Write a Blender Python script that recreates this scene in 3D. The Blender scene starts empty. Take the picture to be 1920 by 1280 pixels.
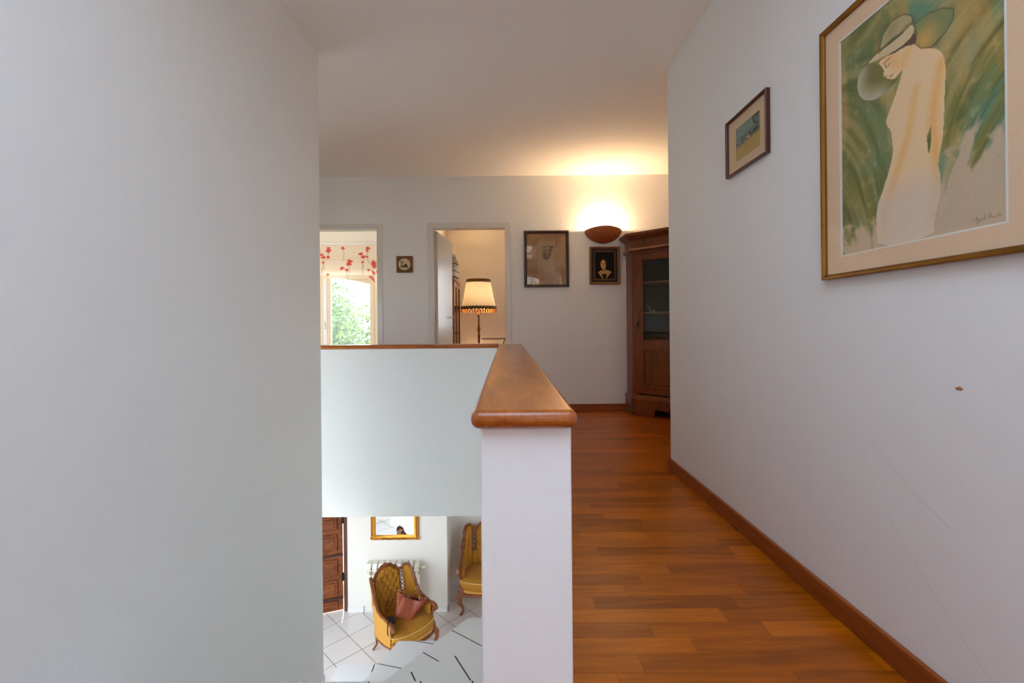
import bpy, math, random
import numpy as np
from mathutils import Vector, Matrix
random.seed(7)
scene = bpy.context.scene
COL = scene.collection
R = math.radians

# ------------------------------------------------------------------ camera, world, light, exposure
CAM_H = 0.95
cam_d = bpy.data.cameras.new('camera')
cam = bpy.data.objects.new('camera', cam_d); COL.objects.link(cam)
cam_d.sensor_width = 36.0
cam_d.lens = 870 / 1920 * 36.0
cam_d.shift_x = 10 / 1920
cam_d.shift_y = -30 / 1920
cam_d.clip_start = 0.02; cam_d.clip_end = 200
cam.matrix_world = Matrix.Translation((0, 0, CAM_H)) @ Matrix.Rotation(R(90), 4, 'X') @ Matrix.Rotation(-0.009, 4, 'Z')
scene.camera = cam

SKY = 4.05
SUN = 7.0
wd = bpy.data.worlds.new('daylight'); scene.world = wd; wd.use_nodes = True
wn = wd.node_tree.nodes; wl = wd.node_tree.links
bg = wn['Background']; bg.inputs[1].default_value = SKY
geo = wn.new('ShaderNodeTexCoord'); sep = wn.new('ShaderNodeSeparateXYZ'); rmp = wn.new('ShaderNodeValToRGB')
wl.new(geo.outputs['Generated'], sep.inputs[0]); wl.new(sep.outputs['Z'], rmp.inputs[0])
rmp.color_ramp.elements[0].position = 0.0; rmp.color_ramp.elements[0].color = (0.80, 0.90, 1.0, 1)
rmp.color_ramp.elements[1].position = 0.8; rmp.color_ramp.elements[1].color = (0.58, 0.76, 1.0, 1)
wl.new(rmp.outputs[0], bg.inputs[0])

sd = bpy.data.lights.new('sun', 'SUN'); sun = bpy.data.objects.new('sun', sd); COL.objects.link(sun)
sd.energy = SUN; sd.angle = R(0.6); sd.color = (1.0, 0.90, 0.74)
sun.rotation_euler = Vector((0.25, -1.0, -1.15)).to_track_quat('-Z', 'Y').to_euler()

YLP = 2.56
def portal(loc, rot, sx, sy):
    d = bpy.data.lights.new('window_portal', 'AREA'); d.shape = 'RECTANGLE'; d.size = sx; d.size_y = sy
    d.cycles.is_portal = True
    o = bpy.data.objects.new('window_portal', d); COL.objects.link(o); o.location = loc; o.rotation_euler = rot
portal((0.6, -3.14, 2.0), (R(90), 0, 0), .8, .7)               # window behind the camera
portal((-3.12, 8.2, 1.0), (R(90), 0, R(180)), 1.9, 1.9)          # poppy blind room
portal((0.75, 8.2, 1.45), (R(90), 0, R(180)), 1.0, 1.2)          # lamp room
portal((-4.63, 2.9, -1.5), (R(90), 0, R(-90)), 1.7, 1.8)         # lower room left
portal((0, -.35, 2.86), (0, 0, 0), 1.32, 1.7)                         # added roof window over the landing, out of view, for soft top light
portal((-2.32, YLP, .45), (R(90), 0, 0), .9, 1.9)                # added stairwell window, hidden left of the landing wall, lights far parapet
portal((-2.6, -1.13, -1.5), (R(90), 0, 0), 1.5, 1.5)             # lower room behind

scene.view_settings.view_transform = 'Standard'
scene.view_settings.look = 'None'
scene.view_settings.gamma = 1.0
scene.view_settings.use_curve_mapping = False
scene.view_settings.exposure = 1.0
scene.cycles.max_bounces = 10
scene.cycles.diffuse_bounces = 8
scene.cycles.transparent_max_bounces = 12
scene.cycles.sample_clamp_indirect = 6.0
scene.cycles.caustics_reflective = False
scene.cycles.caustics_refractive = False
scene.cycles.blur_glossy = 0.5

# ------------------------------------------------------------------ materials
def s2l(c):
    return tuple(((x / 12.92) if x <= 0.04045 else ((x + 0.055) / 1.055) ** 2.4) for x in c)
def C(r, g, b): return s2l((r / 255, g / 255, b / 255)) + (1.0,)
MATS = {}
def base(name):
    m = bpy.data.materials.new(name); m.use_nodes = True
    MATS[name] = m
    return m, m.node_tree.nodes, m.node_tree.links, m.node_tree.nodes['Principled BSDF']
def plain(name, col, rough=0.6, metal=0.0, var=0.06, scale=8.0, bump=0.0, bscale=60.0, coat=0.0, spec=0.5, sheen=0.0):
    m, n, l, p = base(name)
    p.inputs['Roughness'].default_value = rough; p.inputs['Metallic'].default_value = metal
    p.inputs['Coat Weight'].default_value = coat; p.inputs['Specular IOR Level'].default_value = spec
    if sheen: p.inputs['Sheen Weight'].default_value = sheen; p.inputs['Sheen Roughness'].default_value = 0.4
    tc = n.new('ShaderNodeTexCoord'); nz = n.new('ShaderNodeTexNoise'); nz.inputs['Scale'].default_value = scale
    nz.inputs['Detail'].default_value = 4
    l.new(tc.outputs['Object'], nz.inputs['Vector'])
    mx = n.new('ShaderNodeMix'); mx.data_type = 'RGBA'
    mx.inputs['A'].default_value = tuple(min(1, c * (1 - var)) for c in col[:3]) + (1,)
    mx.inputs['B'].default_value = tuple(min(1, c * (1 + var)) for c in col[:3]) + (1,)
    l.new(nz.outputs['Fac'], mx.inputs['Factor']); l.new(mx.outputs['Result'], p.inputs['Base Color'])
    if bump:
        nb = n.new('ShaderNodeTexNoise'); nb.inputs['Scale'].default_value = bscale; nb.inputs['Detail'].default_value = 3
        l.new(tc.outputs['Object'], nb.inputs['Vector'])
        b = n.new('ShaderNodeBump'); b.inputs['Strength'].default_value = bump; b.inputs['Distance'].default_value = 0.01
        l.new(nb.outputs['Fac'], b.inputs['Height']); l.new(b.outputs[0], p.inputs['Normal'])
    return m
def wood(name, dark, light, axis='X', scale=10.0, stretch=0.08, rough=0.35, coat=0.0, rnd=0.0, figure=0.0, bump=0.05):
    m, n, l, p = base(name)
    p.inputs['Roughness'].default_value = rough; p.inputs['Coat Weight'].default_value = coat; p.inputs['Specular IOR Level'].default_value = 0.35
    p.inputs['Coat Roughness'].default_value = 0.25
    g = n.new('ShaderNodeNewGeometry'); mp = n.new('ShaderNodeMapping')
    sc = [1.0, 1.0, 1.0]; sc['XYZ'.index(axis)] = stretch; mp.inputs['Scale'].default_value = sc
    oi = n.new('ShaderNodeObjectInfo')
    cmb = n.new('ShaderNodeCombineXYZ'); mul = n.new('ShaderNodeMath'); mul.operation = 'MULTIPLY'; mul.inputs[1].default_value = 40 if rnd else 0
    l.new(oi.outputs['Random'], mul.inputs[0])
    for i in range(3): l.new(mul.outputs[0], cmb.inputs[i])
    l.new(g.outputs['Position'], mp.inputs['Vector']); 
    add = n.new('ShaderNodeVectorMath'); add.operation = 'ADD'
    l.new(mp.outputs[0], add.inputs[0]); l.new(cmb.outputs[0], add.inputs[1])
    nz = n.new('ShaderNodeTexNoise'); nz.inputs['Scale'].default_value = scale; nz.inputs['Detail'].default_value = 8
    nz.inputs['Roughness'].default_value = 0.65; nz.inputs['Distortion'].default_value = figure
    l.new(add.outputs[0], nz.inputs['Vector'])
    nf = n.new('ShaderNodeTexNoise'); nf.inputs['Scale'].default_value = scale * 9; nf.inputs['Detail'].default_value = 4
    l.new(add.outputs[0], nf.inputs['Vector'])
    s = n.new('ShaderNodeMath'); s.operation = 'MULTIPLY_ADD'; s.inputs[1].default_value = 0.6; 
    l.new(nf.outputs['Fac'], s.inputs[0]); 
    s0 = n.new('ShaderNodeMath'); s0.operation = 'MULTIPLY_ADD'; s0.inputs[1].default_value = 0.9; s0.inputs[2].default_value = -0.25
    l.new(nz.outputs['Fac'], s0.inputs[0]); l.new(s0.outputs[0], s.inputs[2])
    last = s
    if rnd:
        a = n.new('ShaderNodeMath'); a.operation = 'MULTIPLY_ADD'; a.inputs[1].default_value = rnd
        b = n.new('ShaderNodeMath'); b.operation = 'SUBTRACT'; b.inputs[1].default_value = 0.5
        l.new(oi.outputs['Random'], b.inputs[0]); l.new(b.outputs[0], a.inputs[0]); l.new(s.outputs[0], a.inputs[2]); last = a
    cr = n.new('ShaderNodeValToRGB'); cr.color_ramp.elements[0].position = 0.2; cr.color_ramp.elements[1].position = 0.8
    cr.color_ramp.elements[0].color = dark; cr.color_ramp.elements[1].color = light
    l.new(last.outputs[0], cr.inputs[0]); l.new(cr.outputs[0], p.inputs['Base Color'])
    b = n.new('ShaderNodeBump'); b.inputs['Strength'].default_value = bump; b.inputs['Distance'].default_value = 0.003
    l.new(nf.outputs['Fac'], b.inputs['Height']); l.new(b.outputs[0], p.inputs['Normal'])
    return m
def painted(name, rough=0.7, translucent=0.0):
    m, n, l, p = base(name)
    p.inputs['Roughness'].default_value = rough; p.inputs['Specular IOR Level'].default_value = 0.3
    a = n.new('ShaderNodeVertexColor'); a.layer_name = 'Col'
    tc = n.new('ShaderNodeTexCoord'); nz = n.new('ShaderNodeTexNoise'); nz.inputs['Scale'].default_value = 150
    l.new(tc.outputs['Object'], nz.inputs['Vector'])
    mr = n.new('ShaderNodeMapRange'); mr.inputs['To Min'].default_value = 0.93; mr.inputs['To Max'].default_value = 1.05
    l.new(nz.outputs['Fac'], mr.inputs['Value'])
    vm = n.new('ShaderNodeVectorMath'); vm.operation = 'SCALE'
    l.new(a.outputs['Color'], vm.inputs[0]); l.new(mr.outputs[0], vm.inputs['Scale'])
    l.new(vm.outputs[0], p.inputs['Base Color'])
    if translucent:
        t = n.new('ShaderNodeBsdfTranslucent'); l.new(vm.outputs[0], t.inputs['Color'])
        mx = n.new('ShaderNodeMixShader'); mx.inputs[0].default_value = translucent
        l.new(p.outputs[0], mx.inputs[1]); l.new(t.outputs[0], mx.inputs[2])
        l.new(mx.outputs[0], n['Material Output'].inputs['Surface'])
    return m
def glass(name, tint=(1, 1, 1, 1), refl=1.0):
    m, n, l, p = base(name)
    n.remove(p)
    t = n.new('ShaderNodeBsdfTransparent'); t.inputs[0].default_value = tint
    g = n.new('ShaderNodeBsdfGlossy'); g.inputs['Roughness'].default_value = 0.02
    f = n.new('ShaderNodeFresnel'); f.inputs[0].default_value = 1.5
    ge = n.new('ShaderNodeNewGeometry'); sb = n.new('ShaderNodeMath'); sb.operation = 'SUBTRACT'; sb.inputs[0].default_value = refl
    l.new(ge.outputs['Backfacing'], sb.inputs[1]); sb.use_clamp = True
    mu = n.new('ShaderNodeMath'); mu.operation = 'MULTIPLY'
    l.new(f.outputs[0], mu.inputs[0]); l.new(sb.outputs[0], mu.inputs[1])
    mx = n.new('ShaderNodeMixShader'); l.new(mu.outputs[0], mx.inputs[0]); l.new(t.outputs[0], mx.inputs[1]); l.new(g.outputs[0], mx.inputs[2])
    l.new(mx.outputs[0], n['Material Output'].inputs['Surface'])
    return m
def translucent(name, col, fac=0.6, rough=0.8):
    m, n, l, p = base(name)
    p.inputs['Base Color'].default_value = col; p.inputs['Roughness'].default_value = rough
    tc = n.new('ShaderNodeTexCoord'); nz = n.new('ShaderNodeTexNoise'); nz.inputs['Scale'].default_value = 40
    l.new(tc.outputs['Object'], nz.inputs['Vector'])
    mc = n.new('ShaderNodeMix'); mc.data_type = 'RGBA'; mc.inputs['A'].default_value = tuple(c * 0.9 for c in col[:3]) + (1,); mc.inputs['B'].default_value = col
    l.new(nz.outputs['Fac'], mc.inputs['Factor']); l.new(mc.outputs['Result'], p.inputs['Base Color'])
    t = n.new('ShaderNodeBsdfTranslucent'); l.new(mc.outputs['Result'], t.inputs['Color'])
    mx = n.new('ShaderNodeMixShader'); mx.inputs[0].default_value = fac
    l.new(p.outputs[0], mx.inputs[1]); l.new(t.outputs[0], mx.inputs[2]); l.new(mx.outputs[0], n['Material Output'].inputs['Surface'])
    return m
def emission(name, col, strength):
    m, n, l, p = base(name)
    p.inputs['Emission Color'].default_value = col; p.inputs['Emission Strength'].default_value = strength
    return m

M_wall = plain('white_wall_paint', (0.84, 0.85, 0.835, 1), 0.75, var=0.015, scale=1.3, bump=0.12, bscale=35)
M_ceil = plain('ceiling_paint', (0.90, 0.875, 0.83, 1), 0.85, var=0.01, scale=1.0)
M_bluew = plain('grey_blue_bounce_paint', (0.42, 0.48, 0.58, 1), 0.8, var=0.01)  # unseen back wall, tinted to dim and cool the bounce on the parapet end
M_low = plain('lower_wall_paint', (0.83, 0.795, 0.73, 1), 0.8, var=0.01, scale=1.0)
M_room = plain('cream_wall_paint', (0.82, 0.76, 0.66, 1), 0.8, var=0.02, scale=1.0)
M_white = plain('white_gloss_paint', (0.78, 0.77, 0.75, 1), 0.3, var=0.01)
M_door = plain('satin_door_paint', (0.74, 0.72, 0.68, 1), 0.28, var=0.02)
M_parq = wood('parquet_oak', C(118, 52, 0), C(198, 106, 3), 'X', 7, 0.08, rough=0.34, coat=0.05, rnd=0.26, figure=0.4)
M_parqd = wood('parquet_bed', C(96, 50, 20), C(120, 66, 28), 'X', 8, 0.08, rough=0.5)
M_coping = wood('coping_oak', C(112, 52, 12), C(192, 106, 34), 'Y', 9, 0.10, rough=0.28, coat=0.35, figure=1.6, bump=0.08)
M_copx = wood('coping_oak_cross', C(122, 56, 8), C(206, 116, 34), 'X', 9, 0.10, rough=0.28, coat=0.35, figure=1.2)
M_base = wood('skirting_wood', C(116, 54, 16), C(170, 92, 36), 'Y', 9, 0.06, rough=0.4)
M_basex = wood('skirting_wood_cross', C(116, 54, 16), C(170, 92, 36), 'X', 9, 0.06, rough=0.4)
M_walnut = wood('walnut', C(64, 26, 6), C(146, 74, 24), 'Z', 9, 0.10, rough=0.32, coat=0.2, figure=0.5)
M_walnutx = wood('walnut_cross', C(58, 22, 8), C(122, 54, 20), 'X', 9, 0.10, rough=0.32, coat=0.2)
M_carved = wood('carved_chair_wood', C(96, 46, 18), C(160, 92, 48), 'Z', 12, 0.3, rough=0.35, coat=0.2)
M_old = wood('weathered_door_wood', C(24, 12, 8), C(170, 92, 44), 'X', 11, 0.22, rough=0.6, figure=1.5, bump=0.3)
M_oldd = wood('dark_jamb_wood', C(60, 36, 28), C(104, 66, 48), 'Z', 11, 0.1, rough=0.6, bump=0.2)
M_orange = wood('bookcase_wood', C(120, 62, 22), C(186, 112, 52), 'Z', 9, 0.1, rough=0.35)
M_bwood = wood('bookcase_shaded_wood', C(60, 28, 12), C(96, 48, 22), 'Z', 9, 0.1, rough=0.35)  # darker copy of bookcase_wood, shade on the far door put into the colour
M_velvet = plain('gold_velvet', C(182, 122, 20), 0.8, var=0.25, scale=14, bump=0.05, bscale=200, sheen=0.15)
M_gold = plain('gold_satin_back', C(206, 148, 56), 0.7, var=0.08, scale=10)
M_piping = plain('pale_piping', C(214, 180, 110), 0.7)
M_leather = plain('tan_leather', C(150, 70, 40), 0.36, var=0.12, scale=10, bump=0.1, bscale=120)
M_black = plain('black_leather', C(26, 22, 22), 0.5)
M_iron = plain('black_iron', C(30, 28, 28), 0.5, metal=0.6, var=0.3, scale=40)
M_strap = plain('rusty_iron', C(70, 50, 42), 0.7, metal=0.3, var=0.4, scale=30)
M_steel = plain('steel', (0.7, 0.7, 0.7, 1), 0.25, metal=1.0)
M_gilt = plain('gilt_frame', C(206, 142, 52), 0.35, metal=0.7, var=0.25, scale=30, bump=0.15, bscale=60)
M_bronze = plain('patinated_gilt', C(150, 104, 42), 0.28, metal=0.85, var=0.45, scale=9)
M_mahog = wood('mahogany_frame', C(62, 26, 18), C(110, 52, 34), 'Z', 12, 0.1, rough=0.3, coat=0.3)
M_fdark = wood('dark_frame', C(44, 26, 18), C(80, 50, 34), 'Z', 12, 0.1, rough=0.35, coat=0.2)
M_fgold = plain('brown_gilt', C(128, 88, 48), 0.45, metal=0.3, var=0.2, scale=30)
M_blackv = plain('black_slip', C(22, 14, 10), 0.6)
M_mat = plain('beige_mount', C(238, 204, 166), 0.9, var=0.05, scale=90)
M_matc = plain('cream_mount', C(222, 194, 156), 0.9, var=0.04, scale=60)
M_bevelw = plain('white_bevel', C(235, 232, 222), 0.8)
M_print = painted('printed_paper', 0.8)
M_glaze = plain('glazed_tile', C(220, 206, 180), 0.3)
M_tile = plain('white_floor_tile', (0.82, 0.775, 0.725, 1), 0.16, var=0.03, scale=4)
M_tread = plain('white_tread_tile', (0.82, 0.81, 0.79, 1), 0.16, var=0.02, scale=4)
M_grout = plain('grey_grout', C(134, 124, 116), 0.9, var=0.1, scale=60)
M_dgrout = plain('dark_grout', C(72, 70, 66), 0.9, var=0.1, scale=60)
M_terra = plain('terracotta', C(158, 84, 36), 0.55, var=0.22, scale=22, bump=0.1, bscale=80)
M_glass = glass('clear_glass')
M_cglass = glass('cabinet_glass', (0.75, 0.75, 0.72, 1), 1.2)
M_mirror = plain('mirror_silver', (0.9, 0.9, 0.9, 1), 0.02, metal=1.0, var=0.0)
M_shade = translucent('shade_silk', C(250, 234, 204), 0.075)
M_braid = plain('brown_braid', C(128, 92, 46), 0.9, var=0.4, scale=120)
M_fringe = plain('amber_fringe', C(190, 120, 60), 0.9, var=0.3, scale=90)
M_brass = plain('antique_brass', C(110, 70, 28), 0.35, metal=0.6, var=0.3, scale=20)
M_blind = painted('poppy_cloth', 0.9, translucent=0.45)
M_rad = plain('radiator_enamel', C(236, 232, 216), 0.35)
M_leaf = translucent('leaf_green', C(104, 126, 70), 0.35)
M_bark = plain('bark', C(150, 136, 118), 0.9, var=0.3, scale=20, bump=0.4, bscale=30)
M_bounce_ground = plain('pale_bounce_gravel', C(214, 206, 188), 0.95, var=0.3, scale=3)  # unseen ground, made pale to bounce warm daylight up to the ceiling
M_render = plain('facade_render', C(214, 196, 168), 0.9, var=0.04)
M_paper = plain('papers', C(226, 218, 196), 0.9, var=0.1, scale=80)
M_bulb = emission('bulb_glow', (1.0, 0.72, 0.40, 1), 40.0)
M_inside = plain('cabinet_lining', C(120, 112, 98), 0.9)
M_shelf = plain('shelf_board', C(190, 150, 104), 0.7)
M_binders = {c: plain('binding_' + c, v, 0.7, var=0.15, scale=30) for c, v in dict(black=C(36, 34, 36), yellow=C(196, 150, 60), grey=C(120, 116, 112), blue=C(70, 80, 110), cream=C(216, 204, 176)).items()}

# ------------------------------------------------------------------ mesh helpers
class MB:
    def __init__(s): s.v = []; s.f = []
    def add(s, v, f):
        o = len(s.v); s.v += [tuple(p) for p in v]; s.f += [tuple(i + o for i in q) for q in f]; return s
    def box(s, x0, x1, y0, y1, z0, z1):
        return s.add([(x0, y0, z0), (x1, y0, z0), (x1, y1, z0), (x0, y1, z0), (x0, y0, z1), (x1, y0, z1), (x1, y1, z1), (x0, y1, z1)],
                     [(0, 3, 2, 1), (4, 5, 6, 7), (0, 1, 5, 4), (1, 2, 6, 5), (2, 3, 7, 6), (3, 0, 4, 7)])
    def prism(s, pts, z0, z1):       # pts xy counterclockwise
        n = len(pts)
        return s.add([(x, y, z0) for x, y in pts] + [(x, y, z1) for x, y in pts],
                     [tuple(range(n))[::-1], tuple(range(n, 2 * n))] + [(i, (i + 1) % n, n + (i + 1) % n, n + i) for i in range(n)])
    def prismy(s, pts, y0, y1):      # pts xz, extruded along y
        n = len(pts)
        return s.add([(x, y0, z) for x, z in pts] + [(x, y1, z) for x, z in pts],
                     [tuple(range(n)), tuple(range(n, 2 * n))[::-1]] + [((i + 1) % n, i, n + i, n + (i + 1) % n) for i in range(n)])
    def tube(s, pts, rad, n=8, sq=1.0, closed=False):
        pts = [Vector(p) for p in pts]; k = len(pts)
        rad = rad if isinstance(rad, (list, tuple)) else [rad] * k
        up = None; vs = []
        for i, p in enumerate(pts):
            if closed: t = pts[(i + 1) % k] - pts[i - 1]
            else: t = pts[min(i + 1, k - 1)] - pts[max(i - 1, 0)]
            t = t.normalized() if t.length > 1e-9 else Vector((0, 0, 1))
            if up is None:
                up = Vector((0, 0, 1)) if abs(t.z) < 0.9 else Vector((1, 0, 0))
            a = t.cross(up); 
            if a.length < 1e-6: a = t.cross(Vector((0, 1, 0)))
            a.normalize(); b = a.cross(t).normalized(); up = b
            for j in range(n):
                w = 2 * math.pi * j / n
                vs.append(p + a * math.cos(w) * rad[i] * sq + b * math.sin(w) * rad[i])
        fs = []
        for i in range(k if closed else k - 1):
            for j in range(n):
                i2 = (i + 1) % k
                fs.append((i * n + j, i * n + (j + 1) % n, i2 * n + (j + 1) % n, i2 * n + j))
        if not closed: fs += [tuple(range(n))[::-1], tuple(range((k - 1) * n, k * n))]
        return s.add(vs, fs)
    def lathe(s, prof, n=16, c=(0, 0, 0), a0=0, a1=2 * math.pi, ey=1.0):
        full = abs(a1 - a0 - 2 * math.pi) < 1e-6; k = len(prof); m = n if full else n + 1
        vs = [(c[0] + r * math.cos(a0 + (a1 - a0) * j / n), c[1] + ey * r * math.sin(a0 + (a1 - a0) * j / n), c[2] + z) for r, z in prof for j in range(m)]
        fs = [(i * m + j, i * m + (j + 1) % m, (i + 1) * m + (j + 1) % m, (i + 1) * m + j) for i in range(k - 1) for j in range(n)]
        if full: fs += [tuple(range(m))[::-1], tuple(range((k - 1) * m, k * m))]
        return s.add(vs, fs)
    def ball(s, c, r, n=8, sx=1, sy=1, sz=1):
        o = MB(); o.lathe([(max(1e-4, r * math.sin(math.pi * i / n)), -r * math.cos(math.pi * i / n)) for i in range(n + 1)], n=2 * n)
        return s.add([(c[0] + x * sx, c[1] + y * sy, c[2] + z * sz) for x, y, z in o.v], o.f)
    def grid(s, fn, nu, nv, flip=False):
        vs = [fn(i / nu, j / nv) for j in range(nv + 1) for i in range(nu + 1)]
        w = nu + 1
        fs = [(j * w + i, j * w + i + 1, (j + 1) * w + i + 1, (j + 1) * w + i) for j in range(nv) for i in range(nu)]
        if flip: fs = [f[::-1] for f in fs]
        return s.add(vs, fs)
    def xf(s, M):
        s.v = [tuple(M @ Vector(p)) for p in s.v]; return s
    def build(s, name, mat, parent=None, smooth=False, bevel=0.0, seg=2, loc=None, fix=True):
        me = bpy.data.meshes.new(name); me.from_pydata(s.v, [], s.f); me.validate()
        if fix:
            import bmesh
            bm = bmesh.new(); bm.from_mesh(me); bmesh.ops.recalc_face_normals(bm, faces=bm.faces)
            if bevel: bmesh.ops.bevel(bm, geom=[e for e in bm.edges if e.calc_face_angle(0) > 0.5], offset=bevel, segments=seg, affect='EDGES', profile=0.5)
            bm.to_mesh(me); bm.free()
        me.materials.append(mat)
        if smooth:
            for p in me.polygons: p.use_smooth = True
            if smooth != 'all': me.set_sharp_from_angle(angle=R(40))
        o = bpy.data.objects.new(name, me); COL.objects.link(o)
        if parent: o.parent = parent
        if loc is not None: o.location = loc
        return o
def box(*a): return MB().box(*a)
def thing(name, label, cat, loc=(0, 0, 0), rz=0.0, group=None):
    o = bpy.data.objects.new(name, None); COL.objects.link(o); o.empty_display_size = 0.1
    o.location = loc; o.rotation_euler = (0, 0, rz); o['label'] = label; o['category'] = cat
    if group: o['group'] = group
    return o
def tag(o, label, cat, group=None):
    o['label'] = label; o['category'] = cat
    if group: o['group'] = group
    return o
def struct(o): o['kind'] = 'structure'; return o
def boxes(name, mat, bl, **k):
    m = MB()
    for b in bl: m.box(*b)
    return struct(m.build(name, mat, **k))
def clip(poly, a, b, c):            # keep a*x+b*y<=c
    out = []
    for i in range(len(poly)):
        p, q = poly[i], poly[(i + 1) % len(poly)]
        dp = a * p[0] + b * p[1] - c; dq = a * q[0] + b * q[1] - c
        if dp <= 0: out.append(p)
        if (dp < 0 < dq) or (dq < 0 < dp):
            t = dp / (dp - dq); out.append((p[0] + t * (q[0] - p[0]), p[1] + t * (q[1] - p[1])))
    return out
def area(p): return 0.5 * sum(p[i][0] * p[(i + 1) % len(p)][1] - p[(i + 1) % len(p)][0] * p[i][1] for i in range(len(p)))
def dup(root, loc, rz, label, group=None):
    r = root.copy(); COL.objects.link(r); r.location = loc; r.rotation_euler = (0, 0, rz); r['label'] = label
    if group: r['group'] = group
    for ch in list(root.children):
        c = ch.copy(); COL.objects.link(c); c.parent = r
        for g in list(ch.children):
            d = g.copy(); COL.objects.link(d); d.parent = c
    return r

# ------------------------------------------------------------------ the shell
XL, XR = -1.13, 1.066           # landing walls
YL, YRC = 2.82, 3.04            # where the left and the right wall end
YF, YB = 5.15, 8.0              # far hall wall, outside wall
WY = 3.45                       # far edge of the stairwell
ZC, ZL, ZU = 2.61, -2.92, -0.463
HL, HR = -3.2, 2.32             # hall side walls

boxes('wall_left', M_wall, [(XL - .12, XL, -1.0, YL, ZL, ZC), (XL - .12, XL, -3.0, -1.0, ZU, ZC)], bevel=.004)
boxes('wall_hall_left', M_wall, [(HL, -2.75, YL - .12, YL, ZU, ZC), (-1.90, XL - .12, YL - .12, YL, ZU, ZC), (-2.75, -1.90, YL - .12, YL, ZU - .1, -.45), (-2.75, -1.90, YL - .12, YL, 1.35, ZC), (HL - .12, HL, YL - .12, YF, ZU, ZC)])
wr = boxes('wall_right', M_wall, [(XR, XR + .12, -3.0, YRC, 0, ZC)], bevel=.004)
m = MB().box(-2.75, -2.69, YL - .09, YL - .03, -.45, 1.35).box(-1.96, -1.90, YL - .09, YL - .03, -.45, 1.35).box(-2.69, -1.96, YL - .09, YL - .03, -.45, -.39).box(-2.69, -1.96, YL - .09, YL - .03, 1.29, 1.35)
w7 = struct(m.build('added_stair_window', M_white)); box(-2.69, -1.96, YL - .065, YL - .06, -.39, 1.29).build('pane', M_glass, w7)  # unseen window, added to brighten the far half wall and the hall
boxes('wall_hall_right', M_wall, [(XR + .12, HR + .12, YRC - .12, YRC, 0, ZC), (HR, HR + .12, YRC, YF, 0, ZC)])
# far wall with two door openings
D1 = (-2.25, -1.432, 2.03); D2 = (-0.807, -0.011, 2.033)
boxes('wall_far', M_wall, [(HL, D1[0] - .06, YF, YF + .10, 0, ZC), (D1[1] + .06, D2[0] - .06, YF, YF + .10, 0, ZC), (D2[1] + .06, HR + .12, YF, YF + .10, 0, ZC),
      (D1[0] - .06, D1[1] + .06, YF, YF + .10, D1[2] + .06, ZC), (D2[0] - .06, D2[1] + .06, YF, YF + .10, D2[2] + .06, ZC)])
SX, SY, S0 = .66, .88, -.35
boxes('ceiling', M_ceil, [(-4.7, -SX, -3.2, YB + .3, ZC, ZC + .2), (SX, 2.6, -3.2, YB + .3, ZC, ZC + .2), (-SX, SX, -3.2, S0 - SY, ZC, ZC + .2), (-SX, SX, S0 + SY, YB + .3, ZC, ZC + .2)])
m = MB().box(-SX, -SX + .05, S0 - SY, S0 + SY, ZC + .14, ZC + .2).box(SX - .05, SX, S0 - SY, S0 + SY, ZC + .14, ZC + .2).box(-SX + .05, SX - .05, S0 - SY, S0 - SY + .05, ZC + .14, ZC + .2).box(-SX + .05, SX - .05, S0 + SY - .05, S0 + SY, ZC + .14, ZC + .2)
w5 = struct(m.build('added_roof_window', M_white)); box(-SX + .05, SX - .05, S0 - SY + .05, S0 + SY - .05, ZC + .17, ZC + .175).build('pane', M_glass, w5)  # unseen roof window, added for soft even daylight on the landing
# upper slabs
boxes('floor_landing', M_parqd, [(-.045, XR + .12, .763, WY, ZU, -.012), (XL, XR + .12, -3.0, .763, ZU, -.012), (HL, HR + .12, WY + .15, YF + .1, ZU, -.012), (.1046, HR + .12, WY, WY + .15, ZU, -.012), (XR + .12, HR + .12, YRC - .12, WY, ZU, -.012)])
boxes('floor_rooms', M_parqd, [(-4.5, 2.0, YF + .1, YB, ZU, -.002)])
# back wall behind the camera, with an arched french window
def arch_pts(x0, x1, zs, za, n=14):
    c = (x0 + x1) / 2; h = (x1 - x0) / 2; r = (h * h + (za - zs) ** 2) / (2 * (za - zs)); zc = za - r
    a = math.asin(h / r)
    return [(c + r * math.sin(-a + 2 * a * i / n), zc + r * math.cos(-a + 2 * a * i / n)) for i in range(n + 1)]
def arch_fill(m, x0, x1, zs, za, zt, y0, y1, n=14):
    p = arch_pts(x0, x1, zs, za, n)
    for i in range(n):
        (a, za_), (b, zb_) = p[i], p[i + 1]
        m.prismy([(a, za_), (b, zb_), (b, zt), (a, zt)], y0, y1)
def wall_y(name, mat, x0, x1, z0, z1, y0, y1, ox0, ox1, oz0, oz1, arch=None):
    m = MB(); m.box(x0, ox0, y0, y1, z0, z1); m.box(ox1, x1, y0, y1, z0, z1); m.box(ox0, ox1, y0, y1, oz1, z1)
    if oz0 > z0: m.box(ox0, ox1, y0, y1, z0, oz0)
    if arch: arch_fill(m, ox0, ox1, arch[0], arch[1], oz1, y0, y1)
    return struct(m.build(name, mat))
wall_y('wall_back', M_bluew, XL - .12, XR + .12, 0, ZC, -3.2, -3.0, .2, 1.0, 1.6, 2.36, (2.24, 2.35))
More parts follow.
